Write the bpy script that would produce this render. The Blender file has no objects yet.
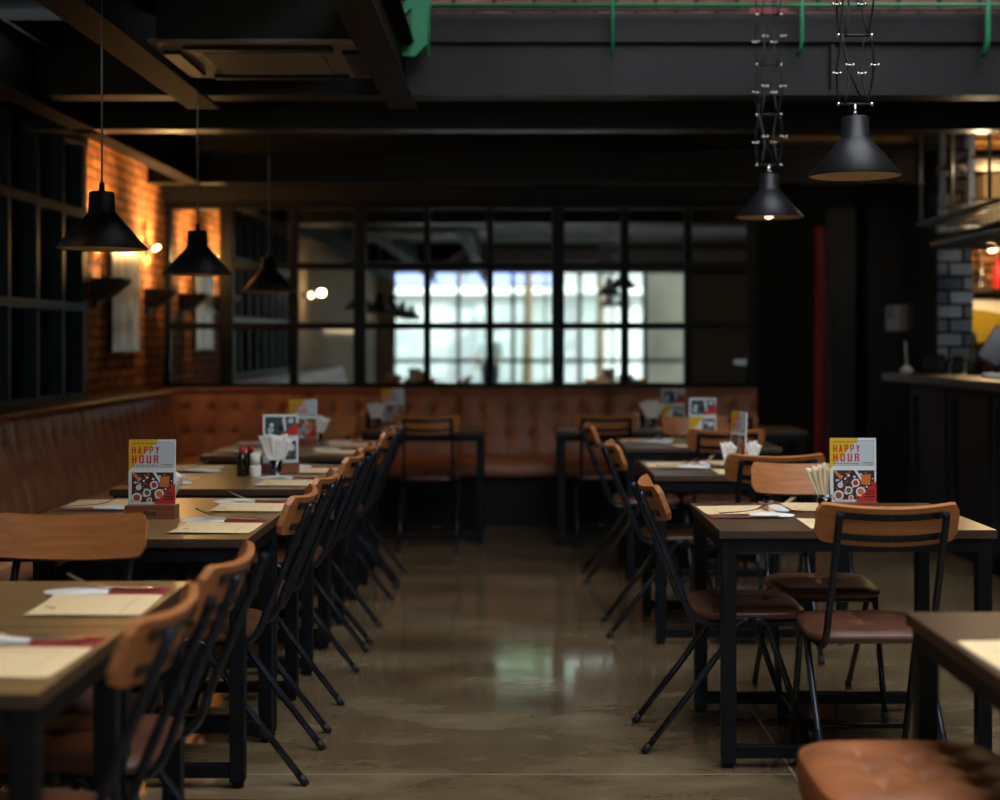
import bpy, math, random
from mathutils import Vector, Matrix
random.seed(7)
PI = math.pi
sc = bpy.context.scene
C = sc.collection

# ------------------------------------------------------------------ materials
MATS = {}
def nt(name):
    m = bpy.data.materials.new(name); m.use_nodes = True
    t = m.node_tree; b = t.nodes['Principled BSDF']
    MATS[name] = m
    return m, t, b
def lin(c):
    return tuple((x/12.92 if x <= .04045 else ((x+.055)/1.055)**2.4) for x in [v/255 for v in c])
def plain(name, rgb, rough=.5, metal=0., vary=.0, scale=20, bump=0., spec=.5, stretch=(1,1,1), coord='Object'):
    m, t, b = nt(name)
    c = lin(rgb)
    b.inputs['Roughness'].default_value = rough
    b.inputs['Metallic'].default_value = metal
    b.inputs['Specular IOR Level'].default_value = spec
    b.inputs['Base Color'].default_value = (*c, 1)
    if vary or bump:
        tc = t.nodes.new('ShaderNodeTexCoord'); mp = t.nodes.new('ShaderNodeMapping')
        mp.inputs['Scale'].default_value = stretch
        n = t.nodes.new('ShaderNodeTexNoise'); n.inputs['Scale'].default_value = scale; n.inputs['Detail'].default_value = 5
        t.links.new(tc.outputs[coord], mp.inputs['Vector']); t.links.new(mp.outputs['Vector'], n.inputs['Vector'])
        r = t.nodes.new('ShaderNodeValToRGB')
        lo = tuple(x*(1-vary) for x in c); hi = tuple(min(1, x*(1+vary)) for x in c)
        r.color_ramp.elements[0].color = (*lo, 1); r.color_ramp.elements[1].color = (*hi, 1)
        r.color_ramp.elements[0].position = .3; r.color_ramp.elements[1].position = .7
        t.links.new(n.outputs['Fac'], r.inputs['Fac']); t.links.new(r.outputs['Color'], b.inputs['Base Color'])
        if bump:
            bp = t.nodes.new('ShaderNodeBump'); bp.inputs['Strength'].default_value = bump; bp.inputs['Distance'].default_value = .004
            t.links.new(n.outputs['Fac'], bp.inputs['Height']); t.links.new(bp.outputs['Normal'], b.inputs['Normal'])
    return m
def emit(name, rgb, strength):
    m, t, b = nt(name)
    b.inputs['Base Color'].default_value = (*lin(rgb), 1)
    b.inputs['Emission Color'].default_value = (*lin(rgb), 1)
    b.inputs['Emission Strength'].default_value = strength
    return m
def bricks(name, c1, c2, mortar, bw, bh, ms, plane, rough=.8, spec=.3, bump=.5, vary=True):
    m, t, b = nt(name)
    tc = t.nodes.new('ShaderNodeTexCoord'); sp = t.nodes.new('ShaderNodeSeparateXYZ'); cb = t.nodes.new('ShaderNodeCombineXYZ')
    t.links.new(tc.outputs['Object'], sp.inputs[0])
    t.links.new(sp.outputs['XYZ'.index(plane[0])], cb.inputs[0]); t.links.new(sp.outputs['XYZ'.index(plane[1])], cb.inputs[1])
    br = t.nodes.new('ShaderNodeTexBrick')
    br.inputs['Color1'].default_value = (*lin(c1), 1); br.inputs['Color2'].default_value = (*lin(c2), 1)
    br.inputs['Mortar'].default_value = (*lin(mortar), 1)
    br.inputs['Scale'].default_value = 1; br.inputs['Brick Width'].default_value = bw; br.inputs['Row Height'].default_value = bh
    br.inputs['Mortar Size'].default_value = ms; br.inputs['Mortar Smooth'].default_value = .2
    t.links.new(cb.outputs[0], br.inputs['Vector'])
    n = t.nodes.new('ShaderNodeTexNoise'); n.inputs['Scale'].default_value = 9; n.inputs['Detail'].default_value = 6
    t.links.new(cb.outputs[0], n.inputs['Vector'])
    mx = t.nodes.new('ShaderNodeMix'); mx.data_type = 'RGBA'; mx.blend_type = 'MULTIPLY'; mx.inputs[0].default_value = .7 if vary else .1
    r = t.nodes.new('ShaderNodeValToRGB'); r.color_ramp.elements[0].position = .3; r.color_ramp.elements[1].position = .7
    r.color_ramp.elements[0].color = (.35, .35, .35, 1)
    t.links.new(n.outputs['Fac'], r.inputs['Fac'])
    t.links.new(br.outputs['Color'], mx.inputs[6]); t.links.new(r.outputs['Color'], mx.inputs[7])
    t.links.new(mx.outputs[2], b.inputs['Base Color'])
    bp = t.nodes.new('ShaderNodeBump'); bp.inputs['Strength'].default_value = bump; bp.inputs['Distance'].default_value = .01; bp.invert = True
    t.links.new(br.outputs['Fac'], bp.inputs['Height']); t.links.new(bp.outputs['Normal'], b.inputs['Normal'])
    b.inputs['Roughness'].default_value = rough; b.inputs['Specular IOR Level'].default_value = spec
    return m
def wood(name, rgb, rough=.4, axis=0, amount=.35, fine=60):
    st = [fine]*3; st[axis] = fine/16
    return plain(name, rgb, rough, 0, amount, 1.0, .06, .5, tuple(st))
def clear_glass(name, rgb=(235, 245, 245), refl=.1, rough=.02):
    m, t, b = nt(name)
    t.nodes.remove(b); o = [n for n in t.nodes if n.type == 'OUTPUT_MATERIAL'][0]
    tr = t.nodes.new('ShaderNodeBsdfTransparent'); tr.inputs[0].default_value = (*lin(rgb), 1)
    gl = t.nodes.new('ShaderNodeBsdfGlossy'); gl.inputs['Roughness'].default_value = rough
    fr = t.nodes.new('ShaderNodeFresnel'); fr.inputs['IOR'].default_value = 1.0+refl*4
    mx = t.nodes.new('ShaderNodeMixShader')
    t.links.new(fr.outputs[0], mx.inputs[0]); t.links.new(tr.outputs[0], mx.inputs[1]); t.links.new(gl.outputs[0], mx.inputs[2])
    t.links.new(mx.outputs[0], o.inputs[0])
    return m

M = {}
M['black'] = plain('black_steel', (13, 16, 22), .45, .0, .15, 30, 0, .22)
M['tube'] = plain('tube_steel', (44, 50, 60), .27, .6, .2, 40)
M['beam'] = plain('beam_paint', (32, 25, 21), .6, .0, .2, 4, 0, .08)
M['beamx'] = plain('cross_beam_paint', (24, 22, 22), .38, .0, .2, 4, 0, .3)
M['fascia'] = plain('fascia_paint', (36, 34, 36), .5, .0, .25, 3, 0, .25)
M['ceil'] = plain('ceiling_paint', (12, 12, 13), .7, 0, .15, 3)
M['shade'] = plain('shade_enamel', (20, 20, 24), .45, .0, .08, 10, 0, .35)
M['gold'] = plain('shade_lining', (205, 172, 122), .5, 0, .1, 10)
M['cable'] = plain('cable', (20, 20, 22), .6)
M['knob'] = plain('bolt_steel', (205, 205, 205), .25, 1)
M['steel'] = plain('cutlery_steel', (200, 200, 205), .18, 1)
M['leather'] = plain('leather', (178, 121, 90), .36, 0, .2, 9, .12)
M['seat'] = plain('seat_leather', (90, 53, 36), .4, 0, .35, 14, .12)
M['ply'] = wood('chair_plywood', (186, 116, 64), .38, 0, .2, 55)
M['topw'] = wood('table_wood_sheen', (140, 110, 68), .28, 0, .2, 50)  # reflected sheen painted in: top kept lighter than the dark wood edges
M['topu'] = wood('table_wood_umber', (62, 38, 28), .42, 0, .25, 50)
M['edge'] = wood('table_edge_wood', (70, 50, 36), .4, 0, .25, 50)
M['topd'] = wood('table_wood_dark', (92, 68, 44), .32, 0, .25, 50)
M['darkwood'] = wood('dark_wood', (34, 23, 16), .4, 1, .3, 30)
M['basew'] = wood('stand_wood', (128, 76, 48), .45, 0, .25, 60)
M['mat'] = plain('placemat_paper', (246, 214, 162), .8, 0, .05, 30)
M['ink'] = plain('placemat_ink', (150, 128, 96), .8)
M['cream'] = plain('paper_cream', (232, 214, 184), .8, 0, .05, 20)
M['red'] = plain('napkin_red', (158, 48, 40), .8, 0, .08, 30)
M['white'] = plain('paper_white', (236, 233, 228), .8, 0, .04, 20)
M['plaster'] = plain('plaster', (190, 165, 130), .8, 0, .06, 2)
M['greyplaster'] = plain('grey_plaster', (150, 145, 136), .8, 0, .08, 3)
M['green'] = plain('green_paint', (40, 128, 88), .45, 0, .1, 5)
M['redpaint'] = plain('red_paint', (160, 10, 22), .4, 0, .1, 5)
M['poster'] = None
M['brick'] = bricks('brick_wall', (196, 122, 72), (146, 86, 50), (92, 70, 54), .215, .068, .010, 'YZ')
M['brick_up'] = bricks('brick_upper', (205, 150, 130), (160, 108, 92), (70, 62, 58), .24, .075, .012, 'XZ')
M['brick_bar'] = bricks('brick_bar', (210, 140, 88), (150, 92, 60), (70, 50, 40), .2, .07, .012, 'XZ')
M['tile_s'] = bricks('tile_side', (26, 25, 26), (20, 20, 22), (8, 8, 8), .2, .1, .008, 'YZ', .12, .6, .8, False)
M['tile_refl'] = bricks('tile_front_daylight', (185, 208, 245), (70, 88, 118), (14, 16, 18), .2, .1, .010, 'XZ', .12, .6, .8, False)  # daylight mirrored in the glossy end tiles is painted into these colours
M['glass'] = clear_glass('window_glass', (232, 242, 240), .12)
M['dimglass'] = clear_glass('bench_window_glass', (150, 165, 165), .03)
M['stemglass'] = clear_glass('stem_glass', (205, 214, 220), .4, .22)
M['tumbler'] = clear_glass('drink_glass', (215, 222, 226), .2, .1)
M['yellow'] = plain('print_yellow', (222, 178, 22), .5)
M['pred'] = plain('print_red', (200, 40, 30), .5)
M['letter'] = plain('print_letter', (196, 34, 46), .5)
M['pdark'] = plain('print_dark', (58, 32, 38), .5)
M['pteal'] = plain('print_teal', (54, 78, 84), .5)
M['pgrey'] = plain('print_grey', (120, 122, 126), .5)
M['pwhite'] = plain('print_white', (226, 232, 236), .35)
M['ppale'] = plain('print_pale', (196, 206, 214), .35)
M['pfood1'] = plain('print_orange', (206, 118, 44), .5)
M['pfood2'] = plain('print_brown', (150, 84, 52), .5)
M['pfood3'] = plain('print_greenery', (84, 104, 52), .5)
M['pblack'] = plain('print_black', (24, 22, 22), .5)
M['soy'] = plain('soy_glass', (30, 18, 14), .1, 0, 0, 1, 0, .6)
M['redcap'] = plain('red_cap', (190, 26, 34), .4)
M['metalgrey'] = plain('grey_metal', (120, 120, 122), .35, .8)
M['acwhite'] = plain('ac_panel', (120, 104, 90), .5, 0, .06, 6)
M['skin'] = plain('skin', (196, 146, 120), .55)
M['hair'] = plain('hair', (30, 24, 20), .5)
M['shirt'] = plain('shirt_white', (225, 228, 230), .8)
M['trousers'] = plain('trousers_dark', (46, 50, 60), .8)
M['bulb'] = emit('bulb_warm', (255, 208, 150), 5.0)
M['bulbhot'] = emit('bulb_hot', (255, 214, 150), 12)
M['led'] = emit('led_blue', (90, 150, 255), 6)
M['screen'] = plain('tablet_screen', (24, 34, 52), .15)
M['leaf'] = plain('tree_leaf', (74, 116, 48), .6, 0, .35, 3)
M['bark'] = plain('bark', (92, 74, 58), .9, 0, .3, 8)
M['facade'] = plain('facade_render', (158, 156, 158), .8, 0, .06, 1)
M['facade_blue'] = plain('facade_panel', (140, 148, 210), .6)
M['facade_glass'] = plain('facade_glass', (176, 178, 176), .3, 0, 0, 1, 0, .4)
M['pave'] = plain('pavement', (176, 172, 166), .8, 0, .12, 2)
M['curtain'] = plain('curtain_cloth', (196, 166, 120), .9, 0, .06, 8)
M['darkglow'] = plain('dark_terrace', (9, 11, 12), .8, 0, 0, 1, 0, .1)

def floor_mat():
    m, t, b = nt('polished_concrete')
    tc = t.nodes.new('ShaderNodeTexCoord')
    mp = t.nodes.new('ShaderNodeMapping'); mp.inputs['Scale'].default_value = (.7, 1.5, 1)
    n1 = t.nodes.new('ShaderNodeTexNoise'); n1.inputs['Scale'].default_value = 2.1; n1.inputs['Detail'].default_value = 9; n1.inputs['Distortion'].default_value = .3
    n1.inputs['Roughness'].default_value = .65
    t.links.new(tc.outputs['Object'], mp.inputs[0]); t.links.new(mp.outputs[0], n1.inputs[0])
    r = t.nodes.new('ShaderNodeValToRGB')
    e = r.color_ramp.elements
    e[0].position = .3; e[0].color = (*lin((78, 62, 45)), 1)
    e[1].position = .7; e[1].color = (*lin((142, 123, 96)), 1)
    k = e.new(.5); k.color = (*lin((112, 93, 68)), 1)
    t.links.new(n1.outputs['Fac'], r.inputs[0])
    # saw-cut joints
    sp = t.nodes.new('ShaderNodeSeparateXYZ'); t.links.new(tc.outputs['Object'], sp.inputs[0])
    last = None
    for ax, off, pitch in ((0, .866, 2.4), (1, 4.33, 2.3)):
        a = t.nodes.new('ShaderNodeMath'); a.operation = 'SUBTRACT'; a.inputs[1].default_value = off - pitch*10 - pitch/2
        t.links.new(sp.outputs[ax], a.inputs[0])
        mo = t.nodes.new('ShaderNodeMath'); mo.operation = 'MODULO'; mo.inputs[1].default_value = pitch; t.links.new(a.outputs[0], mo.inputs[0])
        s = t.nodes.new('ShaderNodeMath'); s.operation = 'SUBTRACT'; s.inputs[1].default_value = pitch/2; t.links.new(mo.outputs[0], s.inputs[0])
        ab = t.nodes.new('ShaderNodeMath'); ab.operation = 'ABSOLUTE'; t.links.new(s.outputs[0], ab.inputs[0])
        lt = t.nodes.new('ShaderNodeMath'); lt.operation = 'LESS_THAN'; lt.inputs[1].default_value = .0045; t.links.new(ab.outputs[0], lt.inputs[0])
        if last is None: last = lt
        else:
            mxx = t.nodes.new('ShaderNodeMath'); mxx.operation = 'MAXIMUM'; t.links.new(last.outputs[0], mxx.inputs[0]); t.links.new(lt.outputs[0], mxx.inputs[1]); last = mxx
    mx = t.nodes.new('ShaderNodeMix'); mx.data_type = 'RGBA'
    mx.inputs[7].default_value = (*lin((150, 138, 118)), 1)
    t.links.new(last.outputs[0], mx.inputs[0]); t.links.new(r.outputs[0], mx.inputs[6]); t.links.new(mx.outputs[2], b.inputs['Base Color'])
    n2 = t.nodes.new('ShaderNodeTexNoise'); n2.inputs['Scale'].default_value = 3.5; n2.inputs['Detail'].default_value = 6
    t.links.new(mp.outputs[0], n2.inputs[0])
    mr = t.nodes.new('ShaderNodeMapRange'); mr.inputs[1].default_value = .3; mr.inputs[2].default_value = .7; mr.inputs[3].default_value = .05; mr.inputs[4].default_value = .15
    t.links.new(n2.outputs['Fac'], mr.inputs[0]); t.links.new(mr.outputs[0], b.inputs['Roughness'])
    b.inputs['Specular IOR Level'].default_value = .75
    bp = t.nodes.new('ShaderNodeBump'); bp.inputs['Strength'].default_value = .08; bp.inputs['Distance'].default_value = .01
    t.links.new(n2.outputs['Fac'], bp.inputs['Height']); t.links.new(bp.outputs[0], b.inputs['Normal'])
    return m
M['floor'] = floor_mat()
def mirror_mat():
    m, t, b = nt('mirror_silver')
    b.inputs['Base Color'].default_value = (.74, .78, .78, 1); b.inputs['Metallic'].default_value = 1; b.inputs['Roughness'].default_value = .012
    return m
M['mirror'] = mirror_mat()
def poster_mat():
    m, t, b = nt('poster_print')
    tc = t.nodes.new('ShaderNodeTexCoord'); mp = t.nodes.new('ShaderNodeMapping'); mp.inputs['Scale'].default_value = (1, 4, 2.2)
    n = t.nodes.new('ShaderNodeTexNoise'); n.inputs['Scale'].default_value = 1.6; n.inputs['Detail'].default_value = 3
    t.links.new(tc.outputs['Object'], mp.inputs[0]); t.links.new(mp.outputs[0], n.inputs[0])
    r = t.nodes.new('ShaderNodeValToRGB'); e = r.color_ramp.elements
    e[0].position = .35; e[0].color = (*lin((120, 122, 134)), 1); e[1].position = .68; e[1].color = (*lin((214, 196, 176)), 1)
    k = e.new(.55); k.color = (*lin((160, 158, 164)), 1)
    t.links.new(n.outputs['Fac'], r.inputs[0]); t.links.new(r.outputs[0], b.inputs['Base Color']); b.inputs['Roughness'].default_value = .35
    return m
M['poster'] = poster_mat()

# ------------------------------------------------------------------ mesh builder
class MB:
    def __init__(s):
        s.v = []; s.f = []; s.m = []; s.s = []; s.T = Matrix.Identity(4); s.mi = 0
    def add(s, vs, fs, smooth=False):
        o = len(s.v)
        s.v += [tuple(s.T @ Vector(p)) for p in vs]
        for f in fs:
            s.f.append(tuple(i+o for i in f)); s.m.append(s.mi); s.s.append(smooth)
        return s
    def box(s, x0, x1, y0, y1, z0, z1):
        v = [(x0,y0,z0),(x1,y0,z0),(x1,y1,z0),(x0,y1,z0),(x0,y0,z1),(x1,y0,z1),(x1,y1,z1),(x0,y1,z1)]
        return s.add(v, [(0,3,2,1),(4,5,6,7),(0,1,5,4),(1,2,6,5),(2,3,7,6),(3,0,4,7)])
    def tube(s, pts, r, n=10, caps=True):
        pts = [Vector(p) for p in pts]
        rs = r if isinstance(r, (list, tuple)) else [r]*len(pts)
        vs = []; up = None
        for i, p in enumerate(pts):
            a = pts[max(0, i-1)]; b = pts[min(len(pts)-1, i+1)]
            d = (b-a).normalized()
            if up is None:
                up = Vector((0,0,1)) if abs(d.z) < .9 else Vector((1,0,0))
            x = d.cross(up)
            if x.length < 1e-5: x = d.cross(Vector((0,1,0)))
            x.normalize(); y = x.cross(d).normalized(); up = y
            for k in range(n):
                t = 2*PI*k/n
                vs.append(p + (x*math.cos(t)+y*math.sin(t))*rs[i])
        fs = []
        for i in range(len(pts)-1):
            for k in range(n):
                fs.append((i*n+k, i*n+(k+1) % n, (i+1)*n+(k+1) % n, (i+1)*n+k))
        s.add(vs, fs, True)
        if caps:
            o = len(s.v)-len(vs)
            s.f.append(tuple(o+k for k in reversed(range(n)))); s.m.append(s.mi); s.s.append(False)
            e = o+(len(pts)-1)*n
            s.f.append(tuple(e+k for k in range(n))); s.m.append(s.mi); s.s.append(False)
        return s
    def lathe(s, prof, n=24, c=(0,0,0), smooth=True, closed=False):
        vs = []; fs = []
        for r, z in prof:
            for k in range(n):
                t = 2*PI*k/n
                vs.append((c[0]+r*math.cos(t), c[1]+r*math.sin(t), c[2]+z))
        L = len(prof)
        for i in range(L if closed else L-1):
            j = (i+1) % L
            for k in range(n):
                fs.append((i*n+k, i*n+(k+1) % n, j*n+(k+1) % n, j*n+k))
        s.add(vs, fs, smooth)
        if not closed:
            o = len(s.v)-len(vs)
            if prof[0][0] > 1e-4:
                s.f.append(tuple(o+k for k in reversed(range(n)))); s.m.append(s.mi); s.s.append(False)
            if prof[-1][0] > 1e-4:
                e = o+(L-1)*n
                s.f.append(tuple(e+k for k in range(n))); s.m.append(s.mi); s.s.append(False)
        return s
    def ball(s, c, r, n=8, sz=1.0):
        prof = [(max(1e-5, r*math.sin(PI*i/n)), -r*sz*math.cos(PI*i/n)) for i in range(n+1)]
        return s.lathe(prof, n*2 if n > 5 else 8, c)
    def poly(s, pts):            # single flat face
        return s.add(pts, [tuple(range(len(pts)))])
    def prism(s, pts, d):        # pts: 3D loop, extruded by vector d
        n = len(pts); d = Vector(d)
        vs = [Vector(p) for p in pts]+[Vector(p)+d for p in pts]
        fs = [tuple(reversed(range(n))), tuple(range(n, 2*n))]+[(i, (i+1) % n, n+(i+1) % n, n+i) for i in range(n)]
        return s.add(vs, fs)
    def grid(s, P, smooth=True, closed_u=False):   # P[i][j] 3D points
        nu = len(P); nv = len(P[0]); vs = [p for row in P for p in row]; fs = []
        for i in range(nu if closed_u else nu-1):
            for j in range(nv-1):
                a = (i+1) % nu
                fs.append((i*nv+j, a*nv+j, a*nv+j+1, i*nv+j+1))
        return s.add(vs, fs, smooth)
    def mesh(s, name, mats):
        me = bpy.data.meshes.new(name); me.from_pydata(s.v, [], s.f)
        for m in (mats if isinstance(mats, (list, tuple)) else [mats]): me.materials.append(m)
        for i, p in enumerate(me.polygons):
            p.material_index = s.m[i]; p.use_smooth = s.s[i]
        import bmesh
        bm = bmesh.new(); bm.from_mesh(me); bmesh.ops.recalc_face_normals(bm, faces=bm.faces); bm.to_mesh(me); bm.free()
        return me
    def build(s, name, mats, parent=None, bevel=0, seg=2):
        o = bpy.data.objects.new(name, s.mesh(name, mats)); C.objects.link(o)
        if parent: o.parent = parent
        if bevel:
            b = o.modifiers.new('edge', 'BEVEL'); b.width = bevel; b.segments = seg; b.limit_method = 'ANGLE'
        return o

def tag(o, label, cat, group=None):
    o['label'] = label; o['category'] = cat
    if group: o['group'] = group
    return o
def thing(name, label, cat, loc=(0,0,0), rz=0, group=None):
    o = bpy.data.objects.new(name, None); o.empty_display_size = .1; C.objects.link(o)
    o.location = loc; o.rotation_euler = (0,0,rz)
    return tag(o, label, cat, group)
def dup(root, loc, rz, label, group=None):
    r = root.copy(); C.objects.link(r); r.location = loc; r.rotation_euler = (0,0,rz); r['label'] = label
    if group: r['group'] = group
    for ch in list(root.children):
        c = ch.copy(); C.objects.link(c); c.parent = r
        for g in ch.children:
            d = g.copy(); C.objects.link(d); d.parent = c
    return r
def struct(name, mb, mats, label, cat='structure', bevel=0):
    o = mb.build(name, mats, None, bevel); o['kind'] = 'structure'; o['label'] = label; o['category'] = cat
    return o
def bx(*a): return MB().box(*a)

XW, YM, YF, XR = -2.69, 10.8, -6.0, 5.2     # wall planes
# ------------------------------------------------------------------ camera
cam = bpy.data.cameras.new('camera'); co = bpy.data.objects.new('camera', cam); C.objects.link(co)
co.location = (0, 0, 1.34); co.rotation_euler = (PI/2, 0, 0)
cam.lens = 50.4; cam.sensor_width = 36; cam.shift_x = -.014; cam.shift_y = -.059
cam.clip_end = 200
cam.dof.use_dof = True; cam.dof.focus_distance = 4.5; cam.dof.aperture_fstop = 1.7
sc.camera = co

# ------------------------------------------------------------------ setting
struct('floor', bx(XW-.2, XR+.2, YF-.1, 12.7, -.1, 0), M['floor'], 'polished brown grey concrete floor with thin saw-cut joints', 'floor')
# left wall
struct('wall_left', bx(XW-.25, XW, 8.78, 10.95, 0, 3.0), M['brick'], 'orange lit brick wall pier beside the mirror grid', 'wall')
struct('wall_left_sill', bx(XW-.25, XW, 4.3, 8.78, 0, .97), M['black'], 'black wall below the window along the long bench', 'wall')
struct('wall_left_header', bx(XW-.25, XW, 4.3, 8.78, 2.62, 3.0), M['black'], 'black wall above the window along the long bench', 'wall')
struct('wall_left_plaster', bx(XW-.25, XW, YF, 4.3, 0, 3.0), M['plaster'], 'beige plaster wall seen only in the mirror', 'wall')
# left window
w = struct('window_1', MB(), M['black'], 'black steel grid window above the long bench', 'window')
fr = MB()
ys = [4.3+.4485*k*1.0 for k in range(11)]
for i, y in enumerate(ys):
    t = .04 if i in (0, 10) else .022
    yy = min(max(y, 4.3+t), 8.78-t)
    fr.box(XW-.12, XW+.01, yy-t, yy+t, .97, 2.62)
for z, t in ((.99, .03), (1.55, .026), (2.13, .026), (2.59, .03)):
    fr.box(XW-.10, XW+.02, 4.3, 8.78, z-t, z+t)
fr.build('window_frame', M['black'], w)
MB().box(XW-.07, XW-.062, 4.33, 8.75, .99, 2.60).build('pane', M['dimglass'], w)
# ceilings and beams
struct('ceiling', bx(XW-.2, -.52, YF, 7.0, 3.0, 3.08), M['ceil'], 'black ceiling over the long bench', 'ceiling')
struct('ceiling_rear', bx(XW-.2, XR+.2, 7.0, 12.7, 2.90, 2.945), M['ceil'], 'black ceiling in front of the mirror wall', 'ceiling')
struct('ceiling_entrance', bx(-.52, XR+.2, YF, -1.0, 3.0, 3.08), M['ceil'], 'black ceiling at the street entrance', 'ceiling')
def ibeam(name, p0, p1, h, wd, label, zb, tf=.014, m='beam'):
    """I-beam along x or y, underside at zb"""
    b = MB(); x0, y0 = p0; x1, y1 = p1
    if abs(x1-x0) > abs(y1-y0):
        b.box(x0, x1, y0-wd/2, y0+wd/2, zb, zb+tf); b.box(x0, x1, y0-wd/2, y0+wd/2, zb+h-tf, zb+h); b.box(x0, x1, y0-.01, y0+.01, zb+tf, zb+h-tf)
    else:
        b.box(x0-wd/2, x0+wd/2, y0, y1, zb, zb+tf); b.box(x0-wd/2, x0+wd/2, y0, y1, zb+h-tf, zb+h); b.box(x0-.01, x0+.01, y0, y1, zb+tf, zb+h-tf)
    return struct(name, b, M[m], label, 'beam')
ibeam('ceiling_beam', (-2.37, YF), (-2.37, 10.4), .30, .13, 'black steel beam running above the long bench beside the window', 2.50)
ibeam('ceiling_beam', (-1.55, YF), (-1.55, 7.0), .30, .16, 'black steel beam between the air conditioner and the bench pendants', 2.50)
ibeam('ceiling_beam', (-.555, YF), (-.555, 7.0), .30, .14, 'black steel beam at the edge of the open void', 2.50)
ibeam('ceiling_beam', (XW, 7.75), (XR, 7.75), .30, .16, 'black cross beam just behind the void edge beam', 2.50, .014, 'beamx')
ibeam('ceiling_beam', (XW, 10.35), (XR, 10.35), .24, .16, 'black cross beam right in front of the mirror grid', 2.50, .014, 'beamx')
ibeam('ceiling_beam', (-.6, 9.0), (.6, 9.0), .22, .12, 'short black beam stub between the two rear cross beams', 2.70)
for y in (-1.05, -3.0, -4.8):
    ibeam('ceiling_beam', (XW, y), (XR, y), .30, .16, {-1.05: 'black cross beam at the void edge seen only in the mirror', -3.0: 'black entrance cross beam seen low in the mirror', -4.8: 'black cross beam nearest the street window in the mirror'}[y], 2.62)
# void edge fascia (two steel plates)
f = MB(); f.box(XW, XR, 6.93, 6.98, 2.57, 2.80); f.box(-.50, XR, 6.90, 6.98, 2.815, 2.955); f.box(XW, XR, 6.86, 7.03, 2.545, 2.57)
f.box(1.56, 1.575, 6.885, 6.93, 2.57, 2.80); f.box(-.52, XR, 6.93, 6.98, 2.80, 2.815)
struct('ceiling_beam_fascia', f, M['fascia'], 'dark two step steel fascia at the edge of the void under the green rail', 'beam')
# void walls
struct('wall_upper', bx(-.6, XR+.2, 8.3, 8.5, 2.945, 5.7), M['brick_up'], 'pale brick wall of the upper floor behind the green rail', 'wall')
struct('wall_void', bx(-.72, -.60, YF, 8.5, 3.08, 5.7), M['ceil'], 'dark upper wall on the bench side of the void', 'wall')
struct('wall_right', bx(XR, XR+.2, YF, 12.7, 0, 5.7), M['ceil'], 'dark wall behind the bar side', 'wall')
r = MB(); r.box(-.72, XR+.2, YF-.1, -.6, 5.6, 5.7); r.box(-.72, XR+.2, 5.4, 8.5, 5.6, 5.7); r.box(-.72, .1, -.6, 5.4, 5.6, 5.7); r.box(3.6, XR+.2, -.6, 5.4, 5.6, 5.7)
struct('ceiling_upper', r, M['ceil'], 'upper ceiling around the skylight of the void', 'ceiling')
w = struct('window_2', MB(), M['black'], 'skylight above the void', 'window')
g = MB()
for k in range(6): g.box(.1+.7*k-.03, .1+.7*k+.03, -.6, 5.4, 5.6, 5.7)
g.build('window_frame', M['black'], w)
# front wall (street side, seen in the mirror)
f = MB(); f.box(XW-.25, -2.42, YF-.2, YF, 0, 5.7); f.box(3.45, XR+.2, YF-.2, YF, 0, 5.7); f.box(-2.42, 3.45, YF-.2, YF, 2.78, 3.7); f.box(-2.42, -.4, YF-.2, YF, 3.7, 5.7); f.box(-.4, 3.45, YF-.2, YF, 5.45, 5.7); f.box(-2.42, 3.45, YF-.2, YF, -.1, .04)
struct('wall_front', f, M['greyplaster'], 'grey wall around the street window seen in the mirror', 'wall')
struct('pillar_street', bx(2.70, 3.62, -7.7, -7.2, -.1, 4.5), plain('concrete_pillar', (190, 180, 166), .8, 0, .12, 3), 'grey beige concrete pillar outside the street window, seen in the mirror', 'pillar')
struct('trim_1', bx(-2.69, -2.44, YF, YF+.2, 0, 2.9), M['plaster'], 'beige pillar on the curtain side of the street window', 'pillar')
w = struct('window_3', MB(), M['black'], 'tall black framed street window reflected in the mirror', 'window')
g = MB()
for x in (-2.38, -1.1, -.02, 1.3, 2.58, 3.41): g.box(x-.04, x+.04, YF-.16, YF-.04, 0, 2.78)
for x in (-1.75, -.55, .62, 1.95): g.box(x-.02, x+.02, YF-.14, YF-.06, 0, 2.78)
for z in (.06, .95, 2.74): g.box(-2.42, 3.45, YF-.15, YF-.05, z-.04, z+.04)
g.build('window_frame', M['black'], w)
MB().box(-2.4, 3.43, YF-.104, YF-.096, .05, 2.76).build('pane', M['glass'], w)
w = struct('window_4', MB(), M['black'], 'upper street window lighting the void', 'window')
g = MB()
for x in (-.37, .55, 1.5, 2.45, 3.42): g.box(x-.035, x+.035, YF-.16, YF-.04, 3.7, 5.45)
for z in (3.73, 4.6, 5.42): g.box(-.4, 3.45, YF-.15, YF-.05, z-.03, z+.03)
g.build('window_frame', M['black'], w)
MB().box(-.38, 3.43, YF-.104, YF-.096, 3.72, 5.43).build('pane', M['glass'], w)
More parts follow.
